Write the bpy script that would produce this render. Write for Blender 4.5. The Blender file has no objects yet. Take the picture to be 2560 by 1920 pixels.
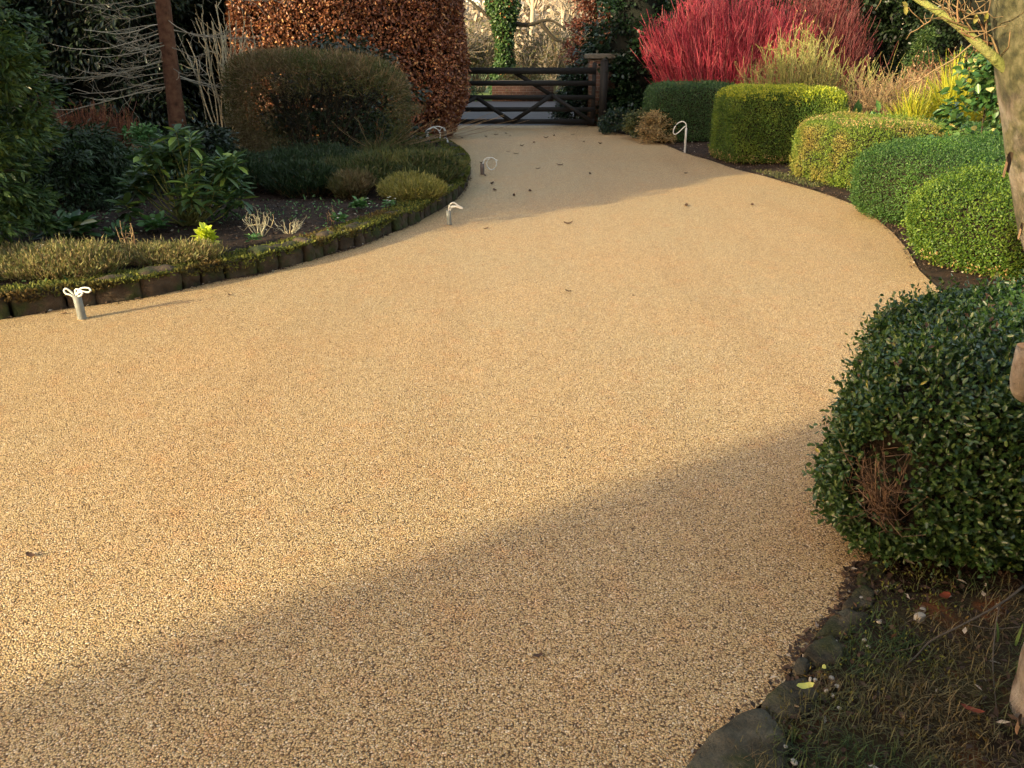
import bpy, math
import numpy as np
from mathutils import Vector

# ------------------------------------------------------------------ camera, sky, sun, exposure
SC = bpy.context.scene
COL = SC.collection
H_CAM, PITCH, FPX = 1.6, math.radians(23.3), 1950.0        # metres, down-tilt, focal length in photo pixels (2560 wide)
cam_d = bpy.data.cameras.new("camera"); cam = bpy.data.objects.new("camera", cam_d); COL.objects.link(cam)
cam.location = (0, 0, H_CAM); cam.rotation_euler = (math.pi/2 - PITCH, 0, 0)
cam_d.sensor_width = 36.0; cam_d.lens = 36.0*FPX/2560.0; cam_d.clip_start = 0.05; cam_d.clip_end = 2000
SC.camera = cam

SUN_EL = math.radians(17.0)
LX, LY = 0.788, 0.616                                       # horizontal direction the sunlight travels
TAN = math.tan(SUN_EL)
world = bpy.data.worlds.new("World"); SC.world = world; world.use_nodes = True
wn = world.node_tree
sky = wn.nodes.new("ShaderNodeTexSky"); sky.sky_type = 'NISHITA'; sky.sun_disc = False
sky.sun_elevation = SUN_EL; sky.sun_rotation = math.atan2(-LX, -LY)
sky.altitude = 50; sky.air_density = 1.0; sky.dust_density = 1.5
wb = wn.nodes.new("ShaderNodeMix"); wb.data_type = 'RGBA'; wb.blend_type = 'MULTIPLY'; wb.inputs[0].default_value = 1.0
wb.inputs[7].default_value = (1.26, 1.0, 0.75, 1); wn.links.new(sky.outputs[0], wb.inputs[6])            # the photo's warm white balance
wn.links.new(wb.outputs[2], wn.nodes["Background"].inputs[0]); wn.nodes["Background"].inputs[1].default_value = 0.15
sl = bpy.data.lights.new("sun", 'SUN'); sl.energy = 2.1; sl.angle = math.radians(0.53); sl.color = (1.0, 0.88, 0.55)
sun = bpy.data.objects.new("sun", sl); COL.objects.link(sun)
sun.rotation_euler = Vector((LX*math.cos(SUN_EL), LY*math.cos(SUN_EL), -math.sin(SUN_EL))).to_track_quat('-Z', 'Y').to_euler()
sun.location = (-30, -25, 20)
SC.view_settings.view_transform = 'Standard'; SC.view_settings.look = 'None'
SC.view_settings.exposure = 2.17; SC.view_settings.gamma = 1.0; SC.view_settings.use_curve_mapping = False
SC.render.engine = 'CYCLES'
SC.cycles.max_bounces = 6; SC.cycles.diffuse_bounces = 3; SC.cycles.glossy_bounces = 2
SC.cycles.transmission_bounces = 3; SC.cycles.transparent_max_bounces = 4
SC.cycles.caustics_reflective = False; SC.cycles.caustics_refractive = False

R = np.random.default_rng(7)
SP, CP = math.sin(PITCH), math.cos(PITCH)

def at(u, v, z=0.0):
    """ground (or height z) point that the photo shows at pixel u, v"""
    dx, dy = (u-1280)/FPX, (960-v)/FPX
    d = np.array([dx, CP+dy*SP, -SP+dy*CP]); t = (z-H_CAM)/d[2]
    return np.array([0, 0, H_CAM]) + d*t

def on(u, v, y):
    """point on the photo's ray u, v at distance y"""
    dx, dy = (u-1280)/FPX, (960-v)/FPX
    d = np.array([dx, CP+dy*SP, -SP+dy*CP]); t = y/d[1]
    return np.array([0, 0, H_CAM]) + d*t

def sn(s, n, z=0.0):
    """point from its place along (s) and across (n) the sunlight"""
    return np.array([s*LX - n*LY, s*LY + n*LX, z])

def unit(a):
    return a/np.maximum(np.linalg.norm(a, axis=-1, keepdims=True), 1e-9)

_K = [(R.normal(size=(6, 3)), R.uniform(0, 6.28, 6)) for _ in range(4)]
def noise(P, f=1.0, octs=3):
    r = np.zeros(P.shape[:-1]); a = 1.0; tot = 0
    for i in range(octs):
        k, ph = _K[i]
        r += a*np.sin(P @ (k.T*f*(2.0**i)) + ph).mean(-1)*1.7; tot += a; a *= 0.55
    return r/tot

# ------------------------------------------------------------------ object helpers
OFF = {}
def put(o, parent=None):
    COL.objects.link(o)
    if parent is not None: o.parent = parent
    return o

def thing(name, label, cat, loc=(0, 0, 0), group=None):
    o = bpy.data.objects.new(name, None); o.empty_display_size = 0.1; put(o)
    o.location = tuple(float(c) for c in loc); o["label"] = label; o["category"] = cat
    if group: o["group"] = group
    OFF[o.name] = np.array(loc, float)
    return o

def mk(name, V, F, mat, parent=None, smooth=False):
    """one mesh object from world-space vertices V and face arrays F"""
    V = np.asarray(V, np.float64)
    if parent is not None:
        off = OFF[parent.name]; V = V-off
    if not isinstance(F, (list, tuple)): F = [F]
    F = [np.asarray(f, np.int64) for f in F if len(f)]
    me = bpy.data.meshes.new(name)
    me.vertices.add(len(V)); me.vertices.foreach_set("co", V.astype(np.float32).ravel())
    nl = sum(f.size for f in F); npoly = sum(len(f) for f in F)
    me.loops.add(nl); me.loops.foreach_set("vertex_index", np.concatenate([f.ravel() for f in F]).astype(np.int32))
    tot = np.concatenate([np.full(len(f), f.shape[1]) for f in F]); st = np.concatenate([[0], np.cumsum(tot)[:-1]])
    me.polygons.add(npoly); me.polygons.foreach_set("loop_start", st.astype(np.int32))
    try: me.polygons.foreach_set("loop_total", tot.astype(np.int32))
    except Exception: pass
    if smooth: me.polygons.foreach_set("use_smooth", np.ones(npoly, bool))
    me.update(calc_edges=True)
    me.materials.append(mat)
    o = bpy.data.objects.new(name, me); put(o, parent)
    if parent is not None: OFF[o.name] = OFF[parent.name]
    return o

def tag(o, label, cat, group=None, kind=None):
    o["label"] = label; o["category"] = cat
    if group: o["group"] = group
    if kind: o["kind"] = kind
    return o

def struct(o): o["kind"] = "structure"; return o
def stuff(o, label, cat): o["kind"] = "stuff"; o["label"] = label; o["category"] = cat; return o

class Acc:
    def __init__(s): s.V = []; s.F = []; s.n = 0
    def add(s, V, F):
        V = np.asarray(V, float).reshape(-1, 3)
        for f in (F if isinstance(F, list) else [F]): s.F.append(np.asarray(f)+s.n)
        s.V.append(V); s.n += len(V); return s
    def mesh(s, name, mat, parent=None, smooth=False):
        by = {}
        for f in s.F: by.setdefault(f.shape[1], []).append(f)
        return mk(name, np.concatenate(s.V), [np.concatenate(b) for b in by.values()], mat, parent, smooth)

# ------------------------------------------------------------------ shape helpers
def leaf_geo(P, A, N, L, W, fold=0.15, droop=0.1):
    """six-point folded leaves: base P, axis A, face N"""
    n = len(P); A = unit(A); S = unit(np.cross(A, N)); N = np.cross(S, A)
    L = np.broadcast_to(np.asarray(L, float), (n,))[:, None]; W = np.broadcast_to(np.asarray(W, float), (n,))[:, None]
    f = fold*W
    V = np.stack([P, P+.30*L*A-.42*W*S+f*N, P+.68*L*A-.40*W*S+f*N-.4*droop*L*N, P+L*A-droop*L*N,
                  P+.68*L*A+.40*W*S+f*N-.4*droop*L*N, P+.30*L*A+.42*W*S+f*N], 1)
    b = np.arange(n)[:, None]*6
    return V.reshape(-1, 3), np.concatenate([b+np.array([0, 1, 2, 3]), b+np.array([0, 3, 4, 5])])

def dia_geo(P, A, N, L, W, bend=0.12):
    """four-point leaves"""
    n = len(P); A = unit(A); S = unit(np.cross(A, N)); N = np.cross(S, A)
    L = np.broadcast_to(np.asarray(L, float), (n,))[:, None]; W = np.broadcast_to(np.asarray(W, float), (n,))[:, None]
    V = np.stack([P, P+.45*L*A-.5*W*S, P+L*A-bend*L*N, P+.45*L*A+.5*W*S], 1)
    return V.reshape(-1, 3), np.arange(n)[:, None]*4+np.array([0, 1, 2, 3])

def tubes(paths, radii, sides=3):
    paths = np.asarray(paths, float); N, K, _ = paths.shape
    radii = np.broadcast_to(np.asarray(radii, float), (N, K))
    T = unit(np.gradient(paths, axis=1))
    ref = np.where(np.abs(T[..., 2:3]) > .8, np.array([1., 0, 0]), np.array([0, 0, 1.]))
    a = unit(np.cross(T, ref)); b = np.cross(T, a)
    th = np.arange(sides)*2*math.pi/sides
    ring = a[:, :, None]*np.cos(th)[None, None, :, None] + b[:, :, None]*np.sin(th)[None, None, :, None]
    V = paths[:, :, None]+ring*radii[:, :, None, None]
    i = np.arange(sides); j = (i+1) % sides
    q = np.stack([i, j, j+sides, i+sides], -1)
    base = (np.arange(N)[:, None]*K+np.arange(K-1)[None])*sides
    F = base[:, :, None, None]+q
    return V.reshape(-1, 3), F.reshape(-1, 4)

def curve(pts, k):
    """Catmull-Rom through pts"""
    p = np.asarray(pts, float); p = np.vstack([2*p[0]-p[1], p, 2*p[-1]-p[-2]])
    m = len(p)-3; out = []
    for t in np.linspace(0, m-1e-6, k):
        i = int(t); f = t-i; a, b, c, d = p[i:i+4]
        out.append(.5*(2*b+(c-a)*f+(2*a-5*b+4*c-d)*f*f+(3*b-a-3*c+d)*f**3))
    return np.array(out)

def tube(acc, pts, r, sides=8, k=None, cap=True):
    p = curve(pts, k) if k else np.asarray(pts, float)
    r = np.interp(np.linspace(0, 1, len(p)), np.linspace(0, 1, len(np.atleast_1d(r))), np.atleast_1d(r)) if np.ndim(r) else np.full(len(p), r)
    V, F = tubes(p[None], r[None], sides); n0 = len(V); fs = [F]
    if cap:
        fs.append(np.arange(sides)[None, ::-1]); fs.append((n0-sides+np.arange(sides))[None])
    acc.add(V, fs); return acc

def box(acc, c, h, rot=None):
    c = np.asarray(c, float); h = np.asarray(h, float)
    s = np.array([[x, y, z] for z in (-1, 1) for y in (-1, 1) for x in (-1, 1)], float)*h
    if rot is not None: s = s @ np.asarray(rot).T
    acc.add(s+c, np.array([[0, 2, 3, 1], [4, 5, 7, 6], [0, 1, 5, 4], [2, 6, 7, 3], [0, 4, 6, 2], [1, 3, 7, 5]])); return acc

def rz(a): c, s = math.cos(a), math.sin(a); return np.array([[c, -s, 0], [s, c, 0], [0, 0, 1.]])

def beam(acc, a, b, w, d):
    """straight rectangular bar from a to b lying in a vertical plane, w tall, d deep"""
    a = np.asarray(a, float); b = np.asarray(b, float); t = (b-a)/np.linalg.norm(b-a)
    y = np.array([-t[1], t[0], 0]); y = np.array([0, 1., 0]) if np.linalg.norm(y) < 1e-6 else y/np.linalg.norm(y)
    z = np.cross(t, y)
    box(acc, (a+b)/2, (np.linalg.norm(b-a)/2, d/2, w/2), np.stack([t, y, z], 1)); return acc

_cs = {}
def cube_sphere(n):
    if n in _cs: return _cs[n]
    g = np.linspace(-1, 1, n+1); g = np.tan(g*math.pi/4); X, Y = np.meshgrid(g, g, indexing='ij'); O = np.ones_like(X)
    Vs = []; Fs = []; c = 0
    for ax in range(3):
        for s in (-1, 1):
            p = [None]*3; p[ax] = O*s; p[(ax+1) % 3] = X; p[(ax+2) % 3] = Y*s
            Vs.append(np.stack(p, -1).reshape(-1, 3))
            i = np.arange(n)[:, None]*(n+1)+np.arange(n)[None]
            Fs.append(np.stack([i, i+n+1, i+n+2, i+1], -1).reshape(-1, 4)+c); c += (n+1)**2
    _cs[n] = (unit(np.concatenate(Vs)), np.concatenate(Fs)); return _cs[n]

def solid(c, ax, e=4.0, rot=0.0, amp=0.05, freq=2.0, n=24, fine=0.0, shear=0.0):
    """rounded box / ellipsoid with an uneven surface"""
    D, F = cube_sphere(n); ax = np.asarray(ax, float)
    r = 1/np.power((np.abs(D)**e).sum(-1), 1/e)
    P = D*r[:, None]*ax; Pw = P @ rz(rot).T+np.asarray(c, float)
    Nn = unit((np.sign(D)*np.abs(D*r[:, None])**(e-1)/ax)) @ rz(rot).T
    Pw = Pw+Nn*(amp*noise(Pw, freq, 3)+(fine*noise(Pw, freq*6, 2) if fine else 0))[:, None]
    Pw[:, 0] += shear*(Pw[:, 1]-c[1])
    return Pw, F

def sample(V, F, m, zmin=0.02, rng=R):
    T = np.concatenate([F[:, [0, 1, 2]], F[:, [0, 2, 3]]]) if F.shape[1] == 4 else F
    a, b, c = V[T[:, 0]], V[T[:, 1]], V[T[:, 2]]; n = np.cross(b-a, c-a); A = np.linalg.norm(n, axis=1)
    A = A*((a[:, 2]+b[:, 2]+c[:, 2])/3 > zmin)
    i = rng.choice(len(T), m, p=A/A.sum()); u, v = rng.random((2, m)); sw = u+v > 1; u[sw] = 1-u[sw]; v[sw] = 1-v[sw]
    P = a[i]+(b-a)[i]*u[:, None]+(c-a)[i]*v[:, None]
    k = P[:, 2] > zmin
    return P[k], unit(n[i])[k]

# ------------------------------------------------------------------ materials
def new_mat(name):
    m = bpy.data.materials.new(name); m.use_nodes = True; nt = m.node_tree
    return m, nt, nt.nodes["Principled BSDF"], nt.nodes["Material Output"]

def ramp(nt, fac, cols, pos=None, interp='LINEAR'):
    r = nt.nodes.new("ShaderNodeValToRGB"); r.color_ramp.interpolation = interp
    pos = pos or [i/max(1, len(cols)-1) for i in range(len(cols))]
    e = r.color_ramp.elements
    while len(e) < len(cols): e.new(0.5)
    for i, (c, p) in enumerate(zip(cols, pos)): e[i].position = p; e[i].color = (*c, 1)
    nt.links.new(fac, r.inputs[0]); return r.outputs[0]

def tex(nt, kind, scale, detail=3, rough=.55, vec=None, **k):
    t = nt.nodes.new("ShaderNodeTex"+kind); t.inputs["Scale"].default_value = scale
    if kind == "Noise": t.inputs["Detail"].default_value = detail; t.inputs["Roughness"].default_value = rough
    for a, b in k.items(): setattr(t, a, b)
    if vec is None:
        g = nt.nodes.new("ShaderNodeNewGeometry"); vec = g.outputs["Position"]
    nt.links.new(vec, t.inputs["Vector"]); return t

def mixc(nt, fac, a, b, mode='MIX'):
    m = nt.nodes.new("ShaderNodeMix"); m.data_type = 'RGBA'; m.blend_type = mode
    for s, v in ((m.inputs[0], fac), (m.inputs[6], a), (m.inputs[7], b)):
        if hasattr(v, "links"): nt.links.new(v, s)
        elif isinstance(v, (int, float)): s.default_value = v
        else: s.default_value = (*v, 1)
    return m.outputs[2]

def mrange(nt, v, a, b, c=0.0, d=1.0):
    m = nt.nodes.new("ShaderNodeMapRange")
    nt.links.new(v, m.inputs[0])
    for i, x in enumerate((a, b, c, d)): m.inputs[i+1].default_value = x
    return m.outputs[0]

def leafmat(name, cols, rough=.5, transl=.3, patch=None, pscale=1.5, plo=.5, phi=.65, spec=.5, odd=None, oddp=.97):
    """each leaf its own tint; optional patches of another growth colour; optional odd leaves"""
    m, nt, b, out = new_mat(name)
    g = nt.nodes.new("ShaderNodeNewGeometry"); rnd = g.outputs["Random Per Island"]
    c = ramp(nt, rnd, cols)
    if patch:
        t = tex(nt, "Noise", pscale, 2); f = mrange(nt, t.outputs[0], plo, phi)
        c = mixc(nt, f, c, ramp(nt, rnd, patch))
    if odd:
        wn_ = nt.nodes.new("ShaderNodeTexWhiteNoise"); wn_.noise_dimensions = '1D'; nt.links.new(rnd, wn_.inputs["W"])
        gt = nt.nodes.new("ShaderNodeMath"); gt.operation = 'GREATER_THAN'; gt.inputs[1].default_value = oddp
        nt.links.new(wn_.outputs["Value"], gt.inputs[0]); c = mixc(nt, gt.outputs[0], c, odd)
    nt.links.new(c, b.inputs["Base Color"]); b.inputs["Roughness"].default_value = rough
    b.inputs["Specular IOR Level"].default_value = spec
    if transl:
        tr = nt.nodes.new("ShaderNodeBsdfTranslucent"); nt.links.new(c, tr.inputs[0])
        mx = nt.nodes.new("ShaderNodeMixShader"); mx.inputs[0].default_value = transl
        nt.links.new(b.outputs[0], mx.inputs[1]); nt.links.new(tr.outputs[0], mx.inputs[2]); nt.links.new(mx.outputs[0], out.inputs[0])
    return m

def roughmat(name, cols, scale=8, rough=.85, bump=.3, pos=None, bscale=None, spec=.3, detail=5, second=None):
    m, nt, b, out = new_mat(name)
    t = tex(nt, "Noise", scale, detail); c = ramp(nt, t.outputs[0], cols, pos)
    if second:
        col, sc, lo, hi = second; t2 = tex(nt, "Noise", sc, 4); c = mixc(nt, mrange(nt, t2.outputs[0], lo, hi), c, col)
    nt.links.new(c, b.inputs["Base Color"]); b.inputs["Roughness"].default_value = rough; b.inputs["Specular IOR Level"].default_value = spec
    if bump:
        t3 = tex(nt, "Noise", bscale or scale*4, 5, .65); bp = nt.nodes.new("ShaderNodeBump"); bp.inputs["Strength"].default_value = bump
        bp.inputs["Distance"].default_value = .02; nt.links.new(t3.outputs[0], bp.inputs["Height"]); nt.links.new(bp.outputs[0], b.inputs["Normal"])
    return m

def gravelmat():
    m, nt, b, out = new_mat("resin_bound_gravel")
    g = nt.nodes.new("ShaderNodeNewGeometry"); pos = g.outputs["Position"]
    wob = tex(nt, "Noise", 90, 2)
    add = nt.nodes.new("ShaderNodeVectorMath"); add.operation = 'MULTIPLY_ADD'; add.inputs[1].default_value = (.0045,)*3
    nt.links.new(wob.outputs["Color"], add.inputs[0]); nt.links.new(pos, add.inputs[2]); p2 = add.outputs[0]
    v1 = tex(nt, "Voronoi", 180, vec=p2); v2 = tex(nt, "Voronoi", 260, vec=p2)
    sep = nt.nodes.new("ShaderNodeSeparateColor"); nt.links.new(v1.outputs["Color"], sep.inputs[0])
    sep2 = nt.nodes.new("ShaderNodeSeparateColor"); nt.links.new(v2.outputs["Color"], sep2.inputs[0])
    pal = [(.055, .032, .016), (.25, .145, .062), (.525, .352, .146), (.63, .45, .212), (.745, .57, .30), (.54, .325, .165), (.92, .80, .57)]
    ps = [0, .12, .28, .5, .70, .85, 1.0]
    c1 = ramp(nt, sep.outputs[0], pal, ps); c2 = ramp(nt, sep2.outputs[1], pal, ps)
    pick = mrange(nt, tex(nt, "Noise", 55, 2).outputs[0], .47, .53)
    c = mixc(nt, pick, c1, c2)
    gap = mrange(nt, v1.outputs["Distance"], .42, .80, 0, 1.0)           # gaps between the stones, their self-shadow put into the colour
    c = mixc(nt, gap, c, (.085, .045, .018))
    big = tex(nt, "Noise", .9, 4); c = mixc(nt, mrange(nt, big.outputs[0], .35, .7), c, mixc(nt, 1.0, c, (1.06, .98, .92), 'MULTIPLY'))
    mp = nt.nodes.new("ShaderNodeMapping"); mp.inputs["Rotation"].default_value = (0, 0, .25); mp.inputs["Scale"].default_value = (1.1, .12, 1); nt.links.new(pos, mp.inputs[0])
    trk = tex(nt, "Noise", 1.6, 4, .6, vec=mp.outputs[0]); c = mixc(nt, mrange(nt, trk.outputs[0], .50, .70, 0, .5), c, mixc(nt, 1.0, c, (.86, .82, .78), 'MULTIPLY'))   # faint wheel tracks
    rust = tex(nt, "Noise", 7, 3); c = mixc(nt, mrange(nt, rust.outputs[0], .55, .72, 0, .6), c, mixc(nt, 1.0, c, (1.05, .88, .78), 'MULTIPLY'))
    blot = tex(nt, "Noise", 14, 3); c = mixc(nt, mrange(nt, blot.outputs[0], .40, .30, 0, .35), c, mixc(nt, 1.0, c, (.72, .66, .60), 'MULTIPLY'))
    nt.links.new(c, b.inputs["Base Color"]); b.inputs["Roughness"].default_value = .55; b.inputs["Specular IOR Level"].default_value = .25
    hh = nt.nodes.new("ShaderNodeMath"); hh.operation = 'MULTIPLY_ADD'; hh.inputs[1].default_value = -1.0
    nt.links.new(v1.outputs["Distance"], hh.inputs[0]); nt.links.new(mrange(nt, sep.outputs[1], 0, 1, 0, .5), hh.inputs[2])
    bp = nt.nodes.new("ShaderNodeBump"); bp.inputs["Strength"].default_value = .75; bp.inputs["Distance"].default_value = .006
    nt.links.new(hh.outputs[0], bp.inputs["Height"]); nt.links.new(bp.outputs[0], b.inputs["Normal"])
    return m

def brickmat():
    m, nt, b, out = new_mat("old_brick")
    tc = nt.nodes.new("ShaderNodeNewGeometry"); sx = nt.nodes.new("ShaderNodeSeparateXYZ"); nt.links.new(tc.outputs["Position"], sx.inputs[0])
    ad = nt.nodes.new("ShaderNodeMath"); nt.links.new(sx.outputs[0], ad.inputs[0]); nt.links.new(sx.outputs[1], ad.inputs[1])
    cx = nt.nodes.new("ShaderNodeCombineXYZ"); nt.links.new(ad.outputs[0], cx.inputs[0]); nt.links.new(sx.outputs[2], cx.inputs[1])
    br = nt.nodes.new("ShaderNodeTexBrick"); nt.links.new(cx.outputs[0], br.inputs["Vector"]); br.inputs["Scale"].default_value = 1
    br.inputs["Brick Width"].default_value = .225; br.inputs["Row Height"].default_value = .075; br.inputs["Mortar Size"].default_value = .006
    br.inputs["Color1"].default_value = (.10, .045, .028, 1); br.inputs["Color2"].default_value = (.16, .08, .05, 1); br.inputs["Mortar"].default_value = (.20, .17, .13, 1)
    t = tex(nt, "Noise", 3, 4); c = mixc(nt, mrange(nt, t.outputs[0], .4, .7), br.outputs[0], mixc(nt, 1, br.outputs[0], (.5, .55, .5), 'MULTIPLY'))
    nt.links.new(c, b.inputs["Base Color"]); b.inputs["Roughness"].default_value = .9
    return m

def barkmat():
    m, nt, b, out = new_mat("birch_bark")
    g = nt.nodes.new("ShaderNodeNewGeometry"); mp = nt.nodes.new("ShaderNodeMapping"); mp.inputs["Scale"].default_value = (1, 1, .55)
    nt.links.new(g.outputs["Position"], mp.inputs[0])
    t = tex(nt, "Noise", 10, 7, .7, vec=mp.outputs[0])
    c = ramp(nt, t.outputs[0], [(.06, .042, .028), (.22, .165, .12), (.33, .28, .225), (.42, .37, .31)], [.36, .46, .54, .66])
    sx = nt.nodes.new("ShaderNodeSeparateXYZ"); nt.links.new(g.outputs["Position"], sx.inputs[0])
    t2 = tex(nt, "Noise", 9, 5, .7); hz = mrange(nt, sx.outputs[2], 1.05, 1.75, -.12, .30)       # algae grows on the upper trunk
    ad = nt.nodes.new("ShaderNodeMath"); nt.links.new(t2.outputs[0], ad.inputs[0]); nt.links.new(hz, ad.inputs[1])
    alg = ramp(nt, tex(nt, "Noise", 45, 4).outputs[0], [(.035, .034, .012), (.10, .092, .036), (.19, .165, .085)], [.36, .5, .64])
    c = mixc(nt, mrange(nt, ad.outputs[0], .50, .66), c, alg)
    nt.links.new(c, b.inputs["Base Color"]); b.inputs["Roughness"].default_value = .8
    bp = nt.nodes.new("ShaderNodeBump"); bp.inputs["Strength"].default_value = 1.0; bp.inputs["Distance"].default_value = .016
    nt.links.new(tex(nt, "Noise", 45, 8, .75, vec=mp.outputs[0]).outputs[0], bp.inputs["Height"]); nt.links.new(bp.outputs[0], b.inputs["Normal"])
    return m

M = {}
M['gravel'] = gravelmat(); M['brick'] = brickmat(); M['birch'] = barkmat()
M['soil'] = roughmat("soil", [(.008, .004, .0018), (.026, .013, .006), (.052, .028, .014)], 9, .95, .8, [.3, .5, .75], 40)
M['lawn_soil'] = roughmat("lawn_earth", [(.018, .011, .006), (.045, .030, .014), (.05, .045, .015)], 6, .95, .8, [.3, .5, .75], 60,
                          second=((.14, .05, .015), 5, .58, .68))
M['field'] = roughmat("field_grass", [(.06, .10, .02), (.12, .17, .04)], .5, .95, 0)
M['ground'] = roughmat("earth_ground", [(.03, .02, .012), (.06, .042, .025)], 3, .95, .5)
M['asphalt'] = roughmat("asphalt", [(.05, .05, .056), (.085, .085, .095)], 3, .9, .2, None, 90)
M['kerb'] = roughmat("weathered_stone", [(.018, .013, .008), (.055, .038, .024), (.11, .082, .055)], 7, .9, .7, [.3, .52, .8], 35, second=((.03, .038, .010), 6, .48, .62))
M['wetstone'] = roughmat("lichen_stone", [(.022, .020, .013), (.085, .075, .05), (.19, .17, .12)], 11, .9, .9, [.32, .54, .8], 95, second=((.05, .055, .018), 6, .5, .62))
M['moss'] = leafmat("moss", [(.035, .05, .008), (.10, .12, .015), (.20, .19, .03)], .9, .2, patch=[(.07, .045, .012), (.14, .09, .02)], pscale=3)
M['core'] = roughmat("inner_shade_core", [(.009, .007, .004), (.024, .018, .010)], 30, .95, .4)  # solid fill; the shade inside the foliage is put into its colour
M['tree_core'] = roughmat("crown_shade_tone", [(.004, .005, .003), (.010, .011, .006)], 14, .95, .5)  # solid crown fill, its inner shade painted as near-black
M['box_dark'] = leafmat("box_leaf_dark", [(.016, .045, .010), (.028, .070, .016), (.045, .092, .021), (.075, .115, .030)], .36, .18, spec=.55,
                        patch=[(.03, .085, .015), (.055, .12, .022), (.10, .17, .03)], pscale=3.0, plo=.56, phi=.7, odd=(.30, .27, .05), oddp=.992)
M['box_blue'] = leafmat("box_leaf_bluish", [(.026, .075, .016), (.045, .105, .022), (.08, .15, .030)], .5, .3, spec=.35, patch=[(.05, .13, .02), (.10, .19, .03)], pscale=1.5, plo=.5, phi=.7)
M['box_mid'] = leafmat("box_leaf_mid", [(.028, .075, .010), (.07, .135, .016), (.14, .205, .022)], .5, .3, spec=.35, patch=[(.12, .19, .02), (.22, .28, .03)], pscale=1.6, plo=.5, phi=.68)
M['box_deep'] = leafmat("box_leaf_deep", [(.02, .06, .012), (.035, .085, .018), (.055, .115, .022)], .45, .2, patch=[(.10, .09, .02), (.16, .12, .03)], pscale=2.2, plo=.6, phi=.72)
M['box_yellow'] = leafmat("box_leaf_yellow", [(.07, .13, .016), (.13, .20, .022), (.20, .26, .03)], .52, .3, spec=.35, patch=[(.22, .20, .035), (.34, .26, .07)], pscale=2.0, plo=.55, phi=.68)
M['box_tip'] = leafmat("box_leaf_new_tips", [(.20, .26, .015), (.34, .38, .025), (.42, .42, .04)], .45, .35)
M['straw'] = leafmat("faded_leaf", [(.22, .15, .06), (.38, .28, .11), (.30, .16, .06)], .7, .2)
M['beech'] = leafmat("copper_beech_leaf", [(.09, .026, .012), (.17, .056, .024), (.32, .125, .052), (.12, .034, .017)], .42, .22, spec=.5, odd=(.55, .28, .11), oddp=.9)
M['beech_dark'] = leafmat("dull_beech_leaf", [(.09, .028, .018), (.15, .045, .026), (.20, .065, .03)], .5, .2)
M['spirea'] = leafmat("brown_olive_twig", [(.085, .055, .022), (.16, .105, .045), (.13, .115, .035), (.28, .20, .10)], .7, .25, patch=[(.05, .068, .014), (.11, .115, .03)], pscale=1.3, plo=.42, phi=.6)
M['heather'] = leafmat("heather_green", [(.018, .034, .009), (.05, .075, .018), (.11, .13, .032), (.15, .12, .05)], .6, .25, patch=[(.15, .16, .04), (.25, .22, .06)], pscale=1.3, plo=.56, phi=.7)
M['heather_y'] = leafmat("heather_yellow", [(.16, .16, .03), (.30, .27, .05), (.40, .34, .10), (.12, .13, .03)], .6, .3)
M['thyme'] = leafmat("thyme_olive", [(.09, .11, .025), (.18, .18, .045), (.30, .24, .10), (.15, .10, .04)], .65, .25)
M['rhodo'] = leafmat("rhododendron_leaf", [(.042, .090, .026), (.065, .125, .034), (.105, .165, .045)], .38, .25, spec=.5, odd=(.26, .36, .06), oddp=.9)
M['lime'] = leafmat("lime_leaf", [(.42, .52, .03), (.62, .68, .05), (.72, .74, .10)], .5, .35)
M['primrose'] = leafmat("primrose_leaf", [(.05, .14, .035), (.09, .20, .05), (.16, .28, .09)], .5, .25)
M['petal'] = leafmat("pale_petal", [(.8, .78, .62), (.85, .85, .8)], .6, .3)
M['conifer'] = leafmat("conifer_spray", [(.012, .028, .008), (.022, .045, .012), (.038, .068, .018)], .55, .2)
M['cypress'] = leafmat("cypress_spray", [(.026, .058, .014), (.05, .095, .02), (.10, .15, .03)], .55, .25)
M['evergreen'] = leafmat("dark_evergreen_leaf", [(.006, .013, .005), (.010, .021, .007), (.018, .034, .011), (.045, .06, .028)], .35, .15)
M['holly'] = leafmat("holly_leaf", [(.008, .021, .008), (.013, .031, .011), (.022, .046, .015)], .32, .15)
M['ivy'] = leafmat("ivy_leaf", [(.03, .07, .018), (.05, .10, .026), (.09, .14, .04)], .38, .2, odd=(.30, .13, .05), oddp=.96)
M['bigleaf'] = leafmat("glossy_broad_leaf", [(.03, .085, .022), (.05, .12, .03), (.11, .19, .05)], .35, .25, odd=(.55, .50, .20), oddp=.95)
M['yellowgrass'] = leafmat("yellow_strap_leaf", [(.20, .26, .02), (.40, .40, .03), (.55, .46, .06)], .5, .35)
M['red_stem'] = leafmat("red_dogwood_stem", [(.09, .009, .014), (.28, .018, .036), (.42, .040, .066), (.48, .12, .115)], .45, 0)
M['shaded_red_stem'] = leafmat("red_stem_shaded", [(.10, .012, .015), (.16, .018, .02), (.12, .035, .022)], .5, 0)  # darker copy of the red stems, with shade put into the colour
M['green_stem'] = leafmat("green_stem", [(.15, .17, .03), (.26, .26, .06), (.34, .30, .09), (.20, .13, .05)], .55, 0)
M['brown_stem'] = leafmat("brown_twig", [(.12, .065, .03), (.24, .15, .07), (.36, .26, .13), (.20, .09, .04)], .7, 0)
M['bracken'] = leafmat("rust_stem", [(.10, .03, .016), (.17, .055, .025), (.26, .11, .05)], .7, 0)
M['pale_stem'] = leafmat("pale_twig", [(.30, .27, .18), (.48, .44, .30), (.40, .30, .16)], .7, 0)
M['deadwood'] = leafmat("sunlit_dead_twig", [(.14, .12, .08), (.30, .26, .19), (.50, .45, .35)], .75, 0)  # pale tones stand in for sun flecks on the dead branches
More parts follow.
